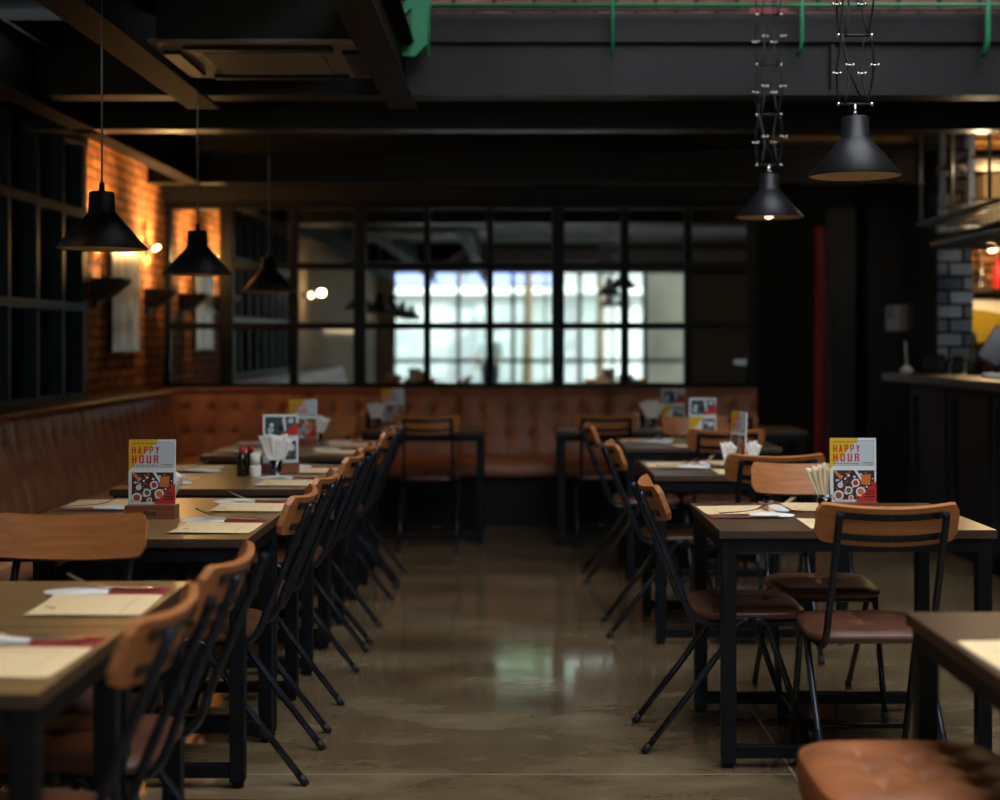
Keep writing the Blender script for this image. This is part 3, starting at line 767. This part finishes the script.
def card():
    b = MB(); b.mi = 0; b.box(-CW/2, CW/2, -.0025, .0025, 0, CHT)
    lay = [0]
    def face(side, pts, mat):
        lay[0] += 1
        y = (-.0025-.00008-.000012*lay[0]) if side == 'F' else (.0025+.00008+.000012*lay[0])
        q = [(( -CW/2+u*CW) if side == 'F' else (CW/2-u*CW), y, CHT-v*CW) for (u, v) in pts]
        b.mi = CARD_M.index(mat); b.poly(q)
    def rect(s, u0, v0, u1, v1, m): face(s, [(u0, v0), (u1, v0), (u1, v1), (u0, v1)], m)
    def disc(s, u, v, r, m): face(s, [(u+r*math.cos(a), v+r*math.sin(a)) for a in [2*PI*k/14 for k in range(14)]], m)
    # front
    rect('F', .07, .05, .96, .60, 'pgrey'); rect('F', .078, .058, .952, .592, 'ppale')
    face('F', [(0, 0), (.63, 0), (.03, .645), (0, .66)], 'yellow')
    for wi, (word, v0, v1) in enumerate((('HAPPY', .15, .305), ('HOUR', .335, .505))):
        n = len(word); W = .575; gw = W/(n-1+.62*1.0) if wi == 0 else W/(n-1+.7)
        for i, ch in enumerate(word):
            u0 = .07+i*gw; lw = gw*(.66 if wi == 0 else .64)
            for pg in FONT[ch]: face('F', [(u0+a*lw, v1-(v1-v0)*c_) for (a, c_) in pg], 'letter')
    for k in range(6): rect('F', .09+.09*k, .075, .15+.09*k, .095, 'pfood3')
    for k in range(8): rect('F', .08+.07*k, .54, .125+.07*k, .565, 'pgrey')
    rect('F', .70, .525, .93, .54, 'pgrey'); rect('F', .76, .56, .93, .57, 'pgrey')
    def food(s, u0, v0, u1, v1, seed, base='pdark', plates=True):
        rect(s, u0, v0, u1, v1, base); rn = random.Random(seed)
        for k in range(75):
            u = rn.uniform(u0+.03, u1-.03); v = rn.uniform(v0+.03, v1-.03); r = rn.uniform(.012, .03)
            disc(s, u, v, r, rn.choice(['pfood1', 'pfood2', 'pfood3', 'pwhite', 'pblack', 'pfood2', 'ppale']))
    food('F', .07, .70, .96, 1.33, 3)
    face('F', [(.07, .72), (.13, .70), (.27, .86), (.22, .90)], 'pfood1')
    face('F', [(.52, .70), (.58, .70), (.72, .92), (.68, .95)], 'pwhite')
    face('F', [(.68, .80), (.88, .78), (.86, 1.02), (.66, 1.0)], 'pfood1')
    for (u, v, r, m) in ((.55, .97, .09, 'pred'), (.66, 1.16, .105, 'pfood1'), (.18, 1.24, .11, 'pfood2'), (.40, 1.13, .085, 'pfood3'), (.45, 1.29, .06, 'pfood1'), (.22, 1.02, .06, 'ppale')):
        disc('F', u, v, r, 'pwhite'); disc('F', u, v, r*.66, m)
    face('F', [(1.0, .93), (1.0, 1.37), (.54, 1.37)], 'pred')
    for k in range(3): rect('F', .80-.03*k, 1.13+.06*k, .96, 1.165+.06*k, 'pdark')
    # back: photo with a red corner, yellow corner, second photo
    rect('B', .07, .07, .94, .60, 'pteal')
    for (u, v, r, m) in ((.22, .45, .09, 'ppale'), (.25, .30, .06, 'pwhite'), (.62, .22, .10, 'pgrey'), (.5, .4, .08, 'pblack'), (.8, .18, .08, 'ppale')): disc('B', u, v, r, m)
    face('B', [(.55, .08), (.62, .07), (.68, .58), (.62, .60)], 'pwhite')
    face('B', [(1.0, .22), (1.0, .58), (.50, .62), (.52, .56)], 'pred')
    face('B', [(0, .68), (.55, .68), (.12, 1.2), (0, 1.2)], 'yellow')
    rect('B', .5, .76, .94, 1.30, 'pteal')
    for (u, v, r, m) in ((.62, .9, .08, 'ppale'), (.8, .95, .1, 'pwhite'), (.7, 1.12, .08, 'pgrey')): disc('B', u, v, r, m)
    rect('B', .08, 1.22, .46, 1.30, 'pgrey')
    return b
card_mesh = card().mesh('card', CARD_MATS)
base_mesh = MB().prism([(-.083, -.032, 0), (.083, -.032, 0), (.083, .032, 0), (-.083, .032, 0)], (0, 0, .044)).mesh('stand_base', M['basew'])
lg = MB()
for (x0, z0, x1, z1) in ((-.020,.014,-.016,.028),(-.016,.025,-.010,.028),(-.016,.019,-.010,.022),(-.016,.014,-.010,.0165),(-.011,.0165,-.0085,.025),(-.005,.014,-.002,.024),(-.002,.021,.001,.024),(.003,.016,.006,.024),(.006,.014,.010,.017),(.009,.016,.012,.024),(.014,.010,.017,.024),(.017,.021,.021,.024),(.017,.014,.021,.017),(.020,.017,.023,.022)):
    lg.box(x0, x1, -.0326, -.0322, z0, z1)
logo_mesh = lg.mesh('logo', M['pblack'])
def part(name, me, parent):
    o = bpy.data.objects.new(name, me); C.objects.link(o); o.parent = parent; return o
def menu_stand(x, y, rz, label):
    t = thing('menu_stand', label, 'menu', (x, y, .7503), rz, 'happy hour menu stands')
    b = part('stand_base', base_mesh, t); part('logo', logo_mesh, b)
    c_ = part('card', card_mesh, t); c_.location = (0, 0, .0455); c_.rotation_euler = (-.03, 0, 0)
    return t
def paper_fan(label, x, y, z, rz, n=4, h=.13, spread=.3, w1=.045, tone='white'):
    t = MB(); rn = random.Random(n+int(x*100))
    for k in range(n):
        f_ = (k/(n-1)-.5)*2; a = f_*spread
        P = []
        for i in range(8):
            v = i/7
            cx_ = math.sin(a)*h*v+f_*.006; cz_ = math.cos(a)*h*v
            wv = .006+w1*v**.8
            dep = f_*.006+.008*math.sin(v*2.2+k)*v
            ca, sa = math.cos(a), math.sin(a)
            P.append([(cx_+e*wv*ca, dep+d*(.3+.7*v), cz_-e*wv*sa+(.012*abs(e) if k % 2 else -.01*e)*v) for (e, d) in ((-1, -.012), (-.5, .002), (0, .010), (.5, .002), (1, -.012))])
        t.grid(P)
    o = t.build('paper_napkin_bundle', M[tone]); o.location = (x, y, z); o.rotation_euler = (0, 0, rz)
    so = o.modifiers.new('thick', 'SOLIDIFY'); so.thickness = .003
    return tag(o, label, 'napkins', 'fanned paper napkins')
def napkin_cup(x, y, label, h=.07):
    t = thing('napkin_cup', label, 'napkin holder', (x, y, .7503), 0, 'glass napkin cups')
    MB().lathe([(.030, 0), (.030, .004), (.022, .010), (.020, .02), (.034, h), (.032, h), (.018, .024), (.0001, .016)], 20).build('bowl', M['tumbler'], t)
    MB().lathe([(.031, 0), (.031, .003), (.0001, .006)], 20).build('base_ring', M['metalgrey'], t)
def bottle(x, y, label):
    t = thing('sauce_bottle', label, 'bottle', (x, y, .7503), 0, 'dark sauce bottles')
    MB().lathe([(.021, 0), (.023, .004), (.023, .065), (.019, .085), (.012, .095), (.011, .105), (.0001, .106)], 18).build('bottle_body', M['soy'], t)
    MB().lathe([(.014, .100), (.014, .122), (.010, .128), (.0001, .128)], 16).build('cap', M['redcap'], t)
def shaker(x, y, label, h=.075, m='white'):
    t = thing('shaker', label, 'shaker', (x, y, .7503), 0, 'white shakers')
    MB().lathe([(.024, 0), (.025, .003), (.025, h*.6), (.021, h*.65), (.0001, h*.66)], 18).build('pot', M[m], t)
    MB().lathe([(.021, h*.64), (.022, h*1.35), (.018, h*1.36), (.017, h*.7), (.0001, h*.68)], 18).build('sleeve', M[m], t)
menu_stand(-1.205, 4.66, 0, 'HAPPY HOUR menu card on wooden base, on the third bench table from the camera')
paper_fan('white paper napkins peeking out behind the menu card on the third bench table', -1.185, 4.79, .785, -.2, 4, .105, .38, .022)
napkin_cup(-1.185, 4.79, 'small napkin cup behind the menu card on the third bench table')
menu_stand(-1.045, 6.27, PI+.12, 'menu card turned to its photo side beside white napkins on the bench row')
napkin_cup(-1.045, 6.14, 'napkin cup before the turned menu card on the bench row')
paper_fan('large white folded napkins in front of the turned menu card, bench row', -1.045, 6.14, .772, .1, 3, .15, .10, .048)
bottle(-1.185, 6.10, 'dark sauce bottle with red cap beside the white shaker, bench row')
bottle(-1.165, 6.19, 'second dark sauce bottle standing behind the white shaker, bench row')
shaker(-1.125, 6.09, 'white shaker beside the red capped bottle, bench row')
menu_stand(-1.185, 7.86, .0, 'HAPPY HOUR menu card in front of the far chair back, end of bench row')
paper_fan('white napkin tips beside the menu card at the end of the bench row', -1.12, 7.99, .785, -.2, 4, .12, .35, .03)
napkin_cup(-1.12, 7.99, 'napkin cup behind the menu card at the end of the bench row')
menu_stand(-.83, 9.60, 0, 'HAPPY HOUR menu card with yellow corner standing before the back bench')
napkin_cup(-.93, 9.46, 'clear napkin cup on the back bench table beside its menu card')
paper_fan('tall fan of pale napkins on the back bench table by its menu card', -.93, 9.46, .775, 0, 6, .14, .22, .028)
bottle(-.99, 9.50, 'dark sauce bottle beside the tall napkin fan by the back bench')
menu_stand(1.147, 4.735, 0, 'HAPPY HOUR menu card behind the riveted chair back, bar side row')
napkin_cup(1.06, 4.76, 'napkin cup beside the bar side menu card, behind the riveted chair back')
paper_fan('fan of cream napkins beside the bar side HAPPY HOUR card', 1.06, 4.76, .775, .1, 6, .14, .32, .02, 'cream')
shaker(1.035, 4.66, 'small glass shaker at the foot of the cream napkin fan', .05, 'tumbler')
menu_stand(1.04, 6.50, -1.28, 'menu stand seen edge-on between two white napkin fans')
paper_fan('white napkin fan on the aisle side of the edge-on menu stand', .99, 6.46, .765, -.2, 3, .10, .14, .014)
paper_fan('white napkin fan on the bar side of the edge-on menu stand', 1.10, 6.46, .765, .2, 3, .105, .14, .014)
menu_stand(1.085, 8.06, PI, 'menu card with teal photo and yellow corner, white edged, bar side row')
menu_stand(1.08, 9.52, PI+.1, 'menu card with red corner photo before the back bench, bar side')
napkin_cup(.93, 9.48, 'napkin cup on the back bench table across the aisle')
paper_fan('white folded napkins before the back bench across the aisle', .93, 9.48, .78, .2, 3, .15, .25, .045)
shaker(.83, 9.50, 'white shaker on the back bench table across the aisle')
bottle(.87, 9.56, 'dark sauce bottle between shaker and napkins across the aisle')

# ------------------------------------------------------------------ place settings (diner at -y, facing +y)
def sheet(x0, x1, y0, y1, lift, seed):
    b = MB(); n = 8; rn = random.Random(seed); P = []
    a = rn.uniform(.6, 1.4)
    for i in range(n+1):
        r_ = []
        for j in range(n+1):
            u = i/n; v = j/n
            z = .0012+lift*(abs(2*u-1)**4)*(.4+.6*v)*a*.5
            r_.append((x0+(x1-x0)*u, y0+(y1-y0)*v, z))
        P.append(r_)
    return b.grid(P)
def mat_mesh(seed):
    b = sheet(-.12, .12, 0, .25, .006, seed)
    rn = random.Random(seed); b.mi = 1
    for k in range(8):
        u = -.03+rn.uniform(-.012, .012); v = .215+rn.uniform(-.012, .012)
        b.poly([(u, v, .0022), (u+.012, v, .0022), (u+.012, v+.003, .0022), (u, v+.003, .0022)])
    for k in range(5): b.poly([(-.09+.037*k, .05, .0022), (-.066+.037*k, .05, .0022), (-.066+.037*k, .052, .0022), (-.09+.037*k, .052, .0022)])
    return b.mesh('placemat', [M['mat'], M['ink']])
MATM = [mat_mesh(k) for k in range(3)]
REDM = sheet(-.065, .06, 0, .25, .004, 5).mesh('red_napkin', M['red'])
def sleeve_mesh():
    b = MB(); P = []
    for i in range(17):
        v = i/16; w_ = .026*(1-max(0, (v-.55)/.45)**2.5)**.5+.0005
        P.append([(w_*(-1+2*j/6), .15*v, .0025+.012*(1-(-1+2*j/6)**2)*(.3+.7*math.sin(PI*min(1, .15+v*.8)))) for j in range(7)])
    return b.grid(P).mesh('paper_sleeve', M['white'])
SLM = sleeve_mesh()
def fork_mesh():
    b = MB()
    pts = [(0, 0, .004), (0, .06, .006), (0, .11, .009), (0, .135, .013)]
    ws = [.008, .006, .004, .006]
    def strip(pts, ws, th=.002):
        G = []
        for p, w_ in zip(pts, ws):
            x, y, z = p
            G.append([(x-w_, y, z), (x+w_, y, z), (x+w_, y, z+th), (x-w_, y, z+th), (x-w_, y, z)])
        b.grid(G, False); b.add(G[0][:4], [(0,1,2,3)]); b.add(G[-1][:4], [(0,1,2,3)])
    strip(pts, ws); strip([(0, .135, .013), (0, .15, .018)], [.006, .011])
    for k in range(4):
        x = -.0095+.0063*k
        strip([(x, .15, .018), (x, .175, .029), (x, .195, .040)], [.0017, .0017, .0008])
    return b.mesh('fork', M['steel'])
def knife_mesh():
    b = MB()
    G = []
    for (y, w_, x) in ((0, .007, 0), (.04, .0085, 0), (.09, .006, 0), (.10, .008, 0), (.17, .009, .001), (.195, .006, .003), (.205, .001, .005)):
        G.append([(x-w_, y, .004), (x+w_, y, .004), (x+w_, y, .007), (x-w_, y, .007), (x-w_, y, .004)])
    b.grid(G, False); b.add(G[0][:4], [(0,1,2,3)])
    return b.mesh('knife', M['steel'])
FKM, KNM = fork_mesh(), knife_mesh()
sid = [0]
def setting(x, y, rz, where, full=True):
    sid[0] += 1; k = sid[0]; rn = random.Random(k)
    R = Matrix.Translation((x, y, .7502)) @ Matrix.Rotation(rz+rn.uniform(-.04, .04), 4, 'Z')
    def put(name, me, lx, ly, lz, lr, label, cat, group):
        o = bpy.data.objects.new(name, me); C.objects.link(o)
        o.matrix_world = R @ Matrix.Translation((lx, ly, lz)) @ Matrix.Rotation(lr, 4, 'Z')
        tag(o, label, cat, group)
    put('placemat', MATM[k % 3], -.055, .012, .001, 0, 'cream paper placemat '+where, 'placemat', 'cream placemats')
    if not full: return
    put('red_napkin', REDM, .097, .014, .0004, 0, 'red paper napkin under the cutlery '+where, 'napkin', 'red napkins')
    put('paper_sleeve', SLM, .105, .145, .002, rn.uniform(-.1, .1), 'white paper sleeve tip '+where, 'napkin', 'white cutlery sleeves')
    put('fork', FKM, .108, .045, .008, rn.uniform(.05, .3), 'steel fork '+where, 'fork', 'forks')
    put('knife', KNM, .135, .03, .002, rn.uniform(-.08, .08), 'steel knife '+where, 'knife', 'knives')
for i, y in enumerate(BENCH):
    setting(BX+.41, y, PI/2, 'on the %s bench table, aisle side' % ORD[i])
    if i >= 2: setting(BX-.41, y, -PI/2, 'on the %s bench table, bench side' % ORD[i])
for i, (x, y) in enumerate(BAR):
    nm = ORD[i+1]
    setting(x-.435, y+.06, -PI/2, 'on the %s bar side table, aisle side' % nm)
    setting(x+.03, y-.365, 0, 'on the %s bar side table, edge facing the camera' % nm, i > 0)
    setting(x-.05, y+.365, PI, 'on the %s bar side table, far edge' % nm)
setting(.856, 2.56, -PI/2, 'on the closest table beside the tufted stool', False)
setting(-.70, 9.185, 0, 'on the back bench table, camera side', True)
setting(.62, 9.185, 0, 'on the back bench table across the aisle, camera side', True)

# ------------------------------------------------------------------ bar
t = thing('bar_counter', 'long black panelled bar counter below the hanging glasses', 'bar', (0, 0, 0))
bx(2.55, 3.45, 5.4, 9.72, 1.07, 1.12).build('counter_top', M['darkwood'], t, .006)
bx(2.74, 3.3, 5.5, 9.62, .10, 1.07).build('body', M['ceil'], t)
bx(2.80, 3.25, 5.55, 9.55, 0, .10).build('plinth', M['ceil'], t)
for k in range(5):
    y0 = 5.55+.82*k
    b = MB(); b.box(2.715, 2.74, y0, y0+.06, .14, 1.03); b.box(2.715, 2.74, y0+.70, y0+.76, .14, 1.03); b.box(2.715, 2.74, y0+.06, y0+.70, .97, 1.03); b.box(2.715, 2.74, y0+.06, y0+.70, .14, .22)
    b.build('front_panel', M['ceil'], t)
# stemware rack
t = thing('glass_rack', 'black hanging rack of stemware above the bar counter', 'rack', (0, 0, 0))
fr = MB()
RX0, RX1, RY0, RY1, RZ = 2.80, 3.55, 7.6, 9.75, 2.14
fr.box(RX0, RX1, RY1-.03, RY1, RZ, RZ+.024); fr.box(RX0, RX0+.03, RY0, RY1, RZ, RZ+.024); fr.box(RX1-.03, RX1, RY0, RY1, RZ, RZ+.024); fr.box(RX0, RX1, RY0, RY0+.03, RZ, RZ+.024)
fr.build('frame', M['black'], t)
for k in range(8):
    x = RX0+.06+.09*k
    bx(x-.012, x+.012, RY0, RY1, RZ-.004, RZ+.004).build('slat', M['black'], t)
for (x, y) in ((RX0+.02, 9.7), (RX0+.02, 9.0), (RX0+.02, 8.3), (RX1-.02, 9.7), (RX1-.02, 8.3)):
    MB().tube([(x, y, RZ+.04), (x, y, 2.9)], .012, 8).build('hanger_rod', M['metalgrey'], t)
gl = MB().lathe([(.032, 0), (.032, -.002), (.006, -.006), (.0035, -.012), (.0035, -.075), (.012, -.085), (.034, -.115), (.037, -.14), (.030, -.18), (.028, -.18), (.034, -.14), (.031, -.117), (.0001, -.09)], 14).mesh('wine_glass', M['stemglass'])
n = 0
rowname = ['front', 'second', 'third', 'fourth', 'fifth']
for c_ in range(5):
    for k in range(17):
        o = bpy.data.objects.new('wine_glass', gl); C.objects.link(o)
        o.location = (RX0+.105+.09*c_*1.0, RY1-.10-.088*k, RZ+.006)
        o.rotation_euler = (0, 0, random.random()*6)
        tag(o, 'upside down wine glass hanging in the stemware rack above the bar', 'glass', 'stemware in the hanging rack')
# things on the bar
def on_bar(px, py_bottom_depth): pass
ZB = 1.12
t = thing('tablet_till', 'dark tilted tablet till screen on the bar counter', 'tablet', (3.02, 8.75, ZB), -.35)
MB().tube([(0, 0, 0), (0, .02, .08), (.0, .03, .14)], .012, 8).build('stand', M['black'], t)
MB().lathe([(.07, 0), (.07, .01), (.02, .016), (.0001, .017)], 20).build('foot_plate', M['black'], t)
b = MB(); b.T = Matrix.Translation((0, .02, .19)) @ Matrix.Rotation(.55, 4, 'Y') @ Matrix.Rotation(-.25, 4, 'X'); b.box(-.075, .075, -.006, .006, -.12, .12)
sc_ = b.build('housing', M['black'], t, .004)
b = MB(); b.T = Matrix.Translation((0, .02, .19)) @ Matrix.Rotation(.55, 4, 'Y') @ Matrix.Rotation(-.25, 4, 'X'); b.box(-.068, .068, -.0075, -.0062, -.112, .112)
b.build('screen', M['screen'], sc_)
t = thing('router_box', 'small black box with a blue light beside the tablet', 'device', (3.14, 8.70, ZB))
MB().box(-.035, .035, -.03, .03, 0, .17).build('case', M['black'], t, .004)
MB().ball((-.0, -.031, .035), .008, 6).build('indicator_light', M['led'], t)
def tumbler(x, y, h, r, label, m='tumbler'):
    o = MB().lathe([(r*.8, 0), (r, h), (r*.92, h), (r*.74, .008), (.0001, .008)], 16).build('drinking_glass', M[m]); o.location = (x, y, ZB+.0005)
    return tag(o, label, 'glass', 'drinking glasses on the bar')
for k, (x, y, h, r) in enumerate(((2.80, 9.45, .11, .035), (2.87, 9.42, .13, .033), (2.92, 9.5, .09, .036), (2.98, 9.4, .12, .034), (2.90, 9.2, .07, .03), (2.97, 9.1, .08, .03), (3.04, 9.15, .10, .03))):
    tumbler(x, y, h, r, 'clear drinking glass on the bar counter before the tiled wall end')
def shelf_bottle(x, y, z, m, label):
    t = thing('bar_bottle', label, 'bottle', (x, y, z), 0, 'bottles at the bar')
    MB().lathe([(.034, 0), (.036, .004), (.036, .15), (.028, .18), (.013, .20), (.012, .25), (.0001, .251)], 16).build('bottle_body', M[m], t)
    MB().lathe([(.015, .245), (.015, .272), (.0001, .273)], 12).build('cap', M['metalgrey'], t)
shelf_bottle(3.06, 9.3, ZB, 'tumbler', 'clear bottle on the bar counter behind the tablet')
t = thing('straw_dispenser', 'white straw pot with one upright stick on the bar counter end', 'pot', (2.665, 9.5, ZB))
MB().lathe([(.04, 0), (.045, .03), (.03, .036), (.02, .055), (.0001, .056)], 16).build('pot', M['white'], t)
MB().tube([(0, 0, .05), (-.01, 0, .22)], .007, 8).build('stick', M['white'], t)
t = tag(MB().lathe([(.11, 0), (.115, .012), (.11, .024), (.0001, .028)], 24).build('serving_plate', M['white']), 'white flat plate on the bar counter by the tablet', 'plate'); t.location = (2.93, 8.42, ZB+.0005)
t = thing('knife_rack', 'pale box with dark slots mounted on the black tiled wall', 'rack', (3.03, 11.0, 1.52))
MB().box(-.05, -.001, -.22, .22, -.10, .10).build('box', M['greyplaster'], t, .004)
for k in range(3): MB().box(-.053, -.05, .02+.06*k, .05+.06*k, .0, .08).build('slot', M['pblack'], t)
# back bar
t = thing('bar_shelf', 'dark shelf unit on the warm brick wall behind the bar', 'shelf', (4.2, 11.2, 0))
for z in (1.30, 1.72, 2.14): bx(-.8, .9, -.28, -.001, z, z+.03).build('shelf_board', M['darkwood'], t)
for x in (-.82, .0, .9): bx(x, x+.03, -.28, -.001, .9, 2.5).build('upright', M['black'], t)
M['olive'] = plain('print_olive', (176, 150, 34), .6)
yb = MB(); yb.box(-.35, .35, -.02, 0, 0, .34); yb.mi = 1; yb.poly([(-.35, -.0205, 0), (.35, -.0205, 0), (.35, -.0205, .08), (.0, -.0205, .22), (-.14, -.0205, .25), (-.35, -.0205, .27)])
t = tag(yb.build('display_board', [M['white'], M['olive']]), 'cream board with an olive yellow shape standing on the bar shelf', 'board'); t.location = (3.85, 11.03, 1.3305)
for k in range(7):
    shelf_bottle(3.55+.13*k, 11.02, 1.7505, ('soy', 'tumbler', 'redcap')[k % 3], '%s bottle in the row on the upper bar shelf, %s from the tiled wall' % (('dark', 'clear', 'red')[k % 3], ORD[k]))
M['rackblue'] = plain('rack_blue_grey', (78, 92, 118), .5)
t = thing('upper_rack', 'blue grey metal frame holding a beige crate above the glasses', 'rack', (0, 0, 0))
for (x, y) in ((2.97, 9.1), (3.85, 9.1), (2.97, 9.7), (3.85, 9.7)): bx(x-.018, x+.018, y-.018, y+.018, 2.20, 2.83).build('post', M['rackblue'], t)
for z in (2.25, 2.52): bx(2.96, 3.87, 9.08, 9.72, z, z+.02).build('rack_board', M['darkwood'], t)
t = tag(bx(-.3, .3, -.2, .2, 0, .17).build('crate', M['curtain'], None, .01), 'beige woven crate on the metal frame above the glasses', 'crate'); t.location = (3.38, 9.38, 2.2705)
t = thing('globe_lamp', 'bright round bar lamp hanging beside the tiled wall end', 'lamp', (3.62, 10.6, 2.06))
MB().ball((0, 0, 0), .045, 8).build('globe', M['bulbhot'], t)
MB().tube([(0, 0, .045), (0, 0, .83)], .004, 6).build('cord', M['cable'], t)

# ------------------------------------------------------------------ person reflected in the mirror
def person():
    t = thing('person', 'person in white shirt and dark trousers outside the street window, seen in the mirror', 'person', (-.50, -7.3, -.1), .3)
    me = bpy.data.meshes.new('body')
    V = [(0,0,.92),(0,0,1.10),(0,.0,1.32),(0,0,1.44),(0,.01,1.52),(0,.02,1.62),(0,.01,1.70),
         (.10,0,.88),(.11,.02,.48),(.11,-.02,.07),(.11,.12,.03),
         (-.10,0,.88),(-.11,-.06,.50),(-.12,-.16,.10),(-.12,-.04,.04),
         (.18,0,1.40),(.24,.02,1.14),(.20,.20,1.0),(.18,.28,.98),
         (-.18,0,1.40),(-.25,-.02,1.13),(-.24,.10,.92),(-.24,.15,.86)]
    E = [(0,1),(1,2),(2,3),(3,4),(4,5),(5,6),(0,7),(7,8),(8,9),(9,10),(0,11),(11,12),(12,13),(13,14),(2,15),(15,16),(16,17),(17,18),(2,19),(19,20),(20,21),(21,22)]
    Rr = [.13,.12,.14,.07,.05,.085,.075,.085,.06,.042,.035,.085,.06,.042,.035,.06,.045,.034,.03,.06,.045,.034,.03]
    me.from_pydata(V, E, []); o = bpy.data.objects.new('body', me); C.objects.link(o); o.parent = t
    sk = o.modifiers.new('skin', 'SKIN')
    for i, r_ in enumerate(Rr): me.skin_vertices[0].data[i].radius = (r_, r_*.85)
    me.skin_vertices[0].data[0].use_root = True
    ss = o.modifiers.new('sub', 'SUBSURF'); ss.levels = 2; ss.render_levels = 2
    me.materials.append(M['skin'])
    # hair, shirt and trousers as children
    MB().ball((0, .005, 1.68), .098, 8, 1.0).build('hair', M['hair'], t)
    sh = MB(); sh.lathe([(.15, 0), (.17, .2), (.19, .42), (.17, .50), (.07, .55)], 18); 
    for v in range(len(sh.v)): sh.v[v] = (sh.v[v][0], sh.v[v][1]*.72, sh.v[v][2]+.92)
    for s, pts in ((1, [V[15], V[16]]), (-1, [V[19], V[20]])):
        sh.tube([Vector(pts[0])-Vector((s*.04, 0, -.02)), pts[0], Vector(pts[0]).lerp(Vector(pts[1]), .9)], [.075, .075, .06], 12)
    sh.build('shirt', M['shirt'], t)
    tr = MB()
    for c in ((7, 8, 9), (11, 12, 13)):
        tr.tube([Vector(V[c[0]])+Vector((0, 0, .08)), V[c[0]], V[c[1]], V[c[2]]], [.115, .11, .08, .065], 12)
    tr.build('trousers', M['trousers'], t)
person()

# ------------------------------------------------------------------ light
wd = bpy.data.worlds.new('sky'); sc.world = wd; wd.use_nodes = True
bg = wd.node_tree.nodes['Background']; bg.inputs[0].default_value = (.90, .95, 1.0, 1); bg.inputs[1].default_value = 1.0
SKY = 5.0
bg.inputs[1].default_value = SKY
def portal(name, loc, rot, sx, sy):
    l = bpy.data.lights.new(name, 'AREA'); l.shape = 'RECTANGLE'; l.size = sx; l.size_y = sy
    l.cycles.is_portal = True
    o = bpy.data.objects.new(name, l); C.objects.link(o); o.location = loc; o.rotation_euler = rot
portal('portal_street', (.66, YF-.21, 1.4), (PI/2, 0, 0), 6.2, 2.8)          # faces +y? (-Z local -> +y)
portal('portal_upper', (1.5, YF-.21, 4.58), (PI/2, 0, 0), 3.9, 1.8)
portal('portal_skylight', (1.85, 2.4, 5.72), (0, 0, 0), 3.6, 6.1)
portal('portal_bench_window', (XW-.26, 6.54, 1.8), (PI/2, 0, -PI/2), 4.5, 1.7)
sun = bpy.data.lights.new('sun', 'SUN'); sun.energy = 15; sun.angle = .02; sun.color = (1, .95, .88)
so_ = bpy.data.objects.new('sun', sun); C.objects.link(so_); so_.rotation_euler = Vector((-.75, -.42, -.5)).to_track_quat('-Z', 'Y').to_euler()
def spot(name, loc, tgt, power, col, size, blend=.6, rad=.03):
    l = bpy.data.lights.new(name, 'SPOT'); l.energy = power; l.color = col; l.spot_size = size; l.spot_blend = blend; l.shadow_soft_size = rad
    o = bpy.data.objects.new(name, l); C.objects.link(o); o.location = loc
    o.rotation_euler = (Vector(tgt)-Vector(loc)).to_track_quat('-Z', 'Y').to_euler()
def pt(name, loc, power, col, rad=.04):
    l = bpy.data.lights.new(name, 'POINT'); l.energy = power; l.color = col; l.shadow_soft_size = rad
    o = bpy.data.objects.new(name, l); C.objects.link(o); o.location = loc
WARM = (1.0, .56, .18)
spot('light_uplight', (XW+.21, 9.02, 1.79), (XW-.02, 9.05, 2.25), 150, WARM, 1.45, 1.0)
spot('light_uplight', (XW+.21, 10.28, 1.77), (XW-.02, 10.2, 2.25), 190, WARM, 1.35, 1.0)
pt('light_sconce', (XW+.22, 10.16, 2.0), 9, WARM)
pt('light_sconce', (XW+.25, 3.9, 1.95), 3, (1, .7, .35))
pt('light_bar_and_fill', (3.62, 10.58, 1.97), 14, (1, .66, .3), .06)
pt('light_bar_and_fill', (3.6, 10.6, 2.5), 16, (1, .62, .26), .1)
pt('light_bar_and_fill', (3.4, 8.2, 2.6), 2, (1, .68, .3), .1)
pt('light_bar_and_fill', (2.9, 8.7, 2.34), 5, (1, .74, .42), .04)  # added fill without a fitting, warms the bar ceiling
pt('light_bar_and_fill', (3.45, 9.4, 2.23), 4, (1, .74, .42), .04)  # added fill without a fitting, gives the racked glasses glints

# ------------------------------------------------------------------ render look
sc.view_settings.view_transform = 'Standard'; sc.view_settings.look = 'None'; sc.view_settings.gamma = 1
sc.view_settings.use_curve_mapping = False
sc.view_settings.exposure = 0.5
try:
    sc.cycles.use_denoising = True
    sc.cycles.max_bounces = 10; sc.cycles.diffuse_bounces = 5; sc.cycles.glossy_bounces = 6; sc.cycles.transparent_max_bounces = 24
    sc.cycles.sample_clamp_indirect = 6.0; sc.cycles.blur_glossy = .6
except Exception: pass
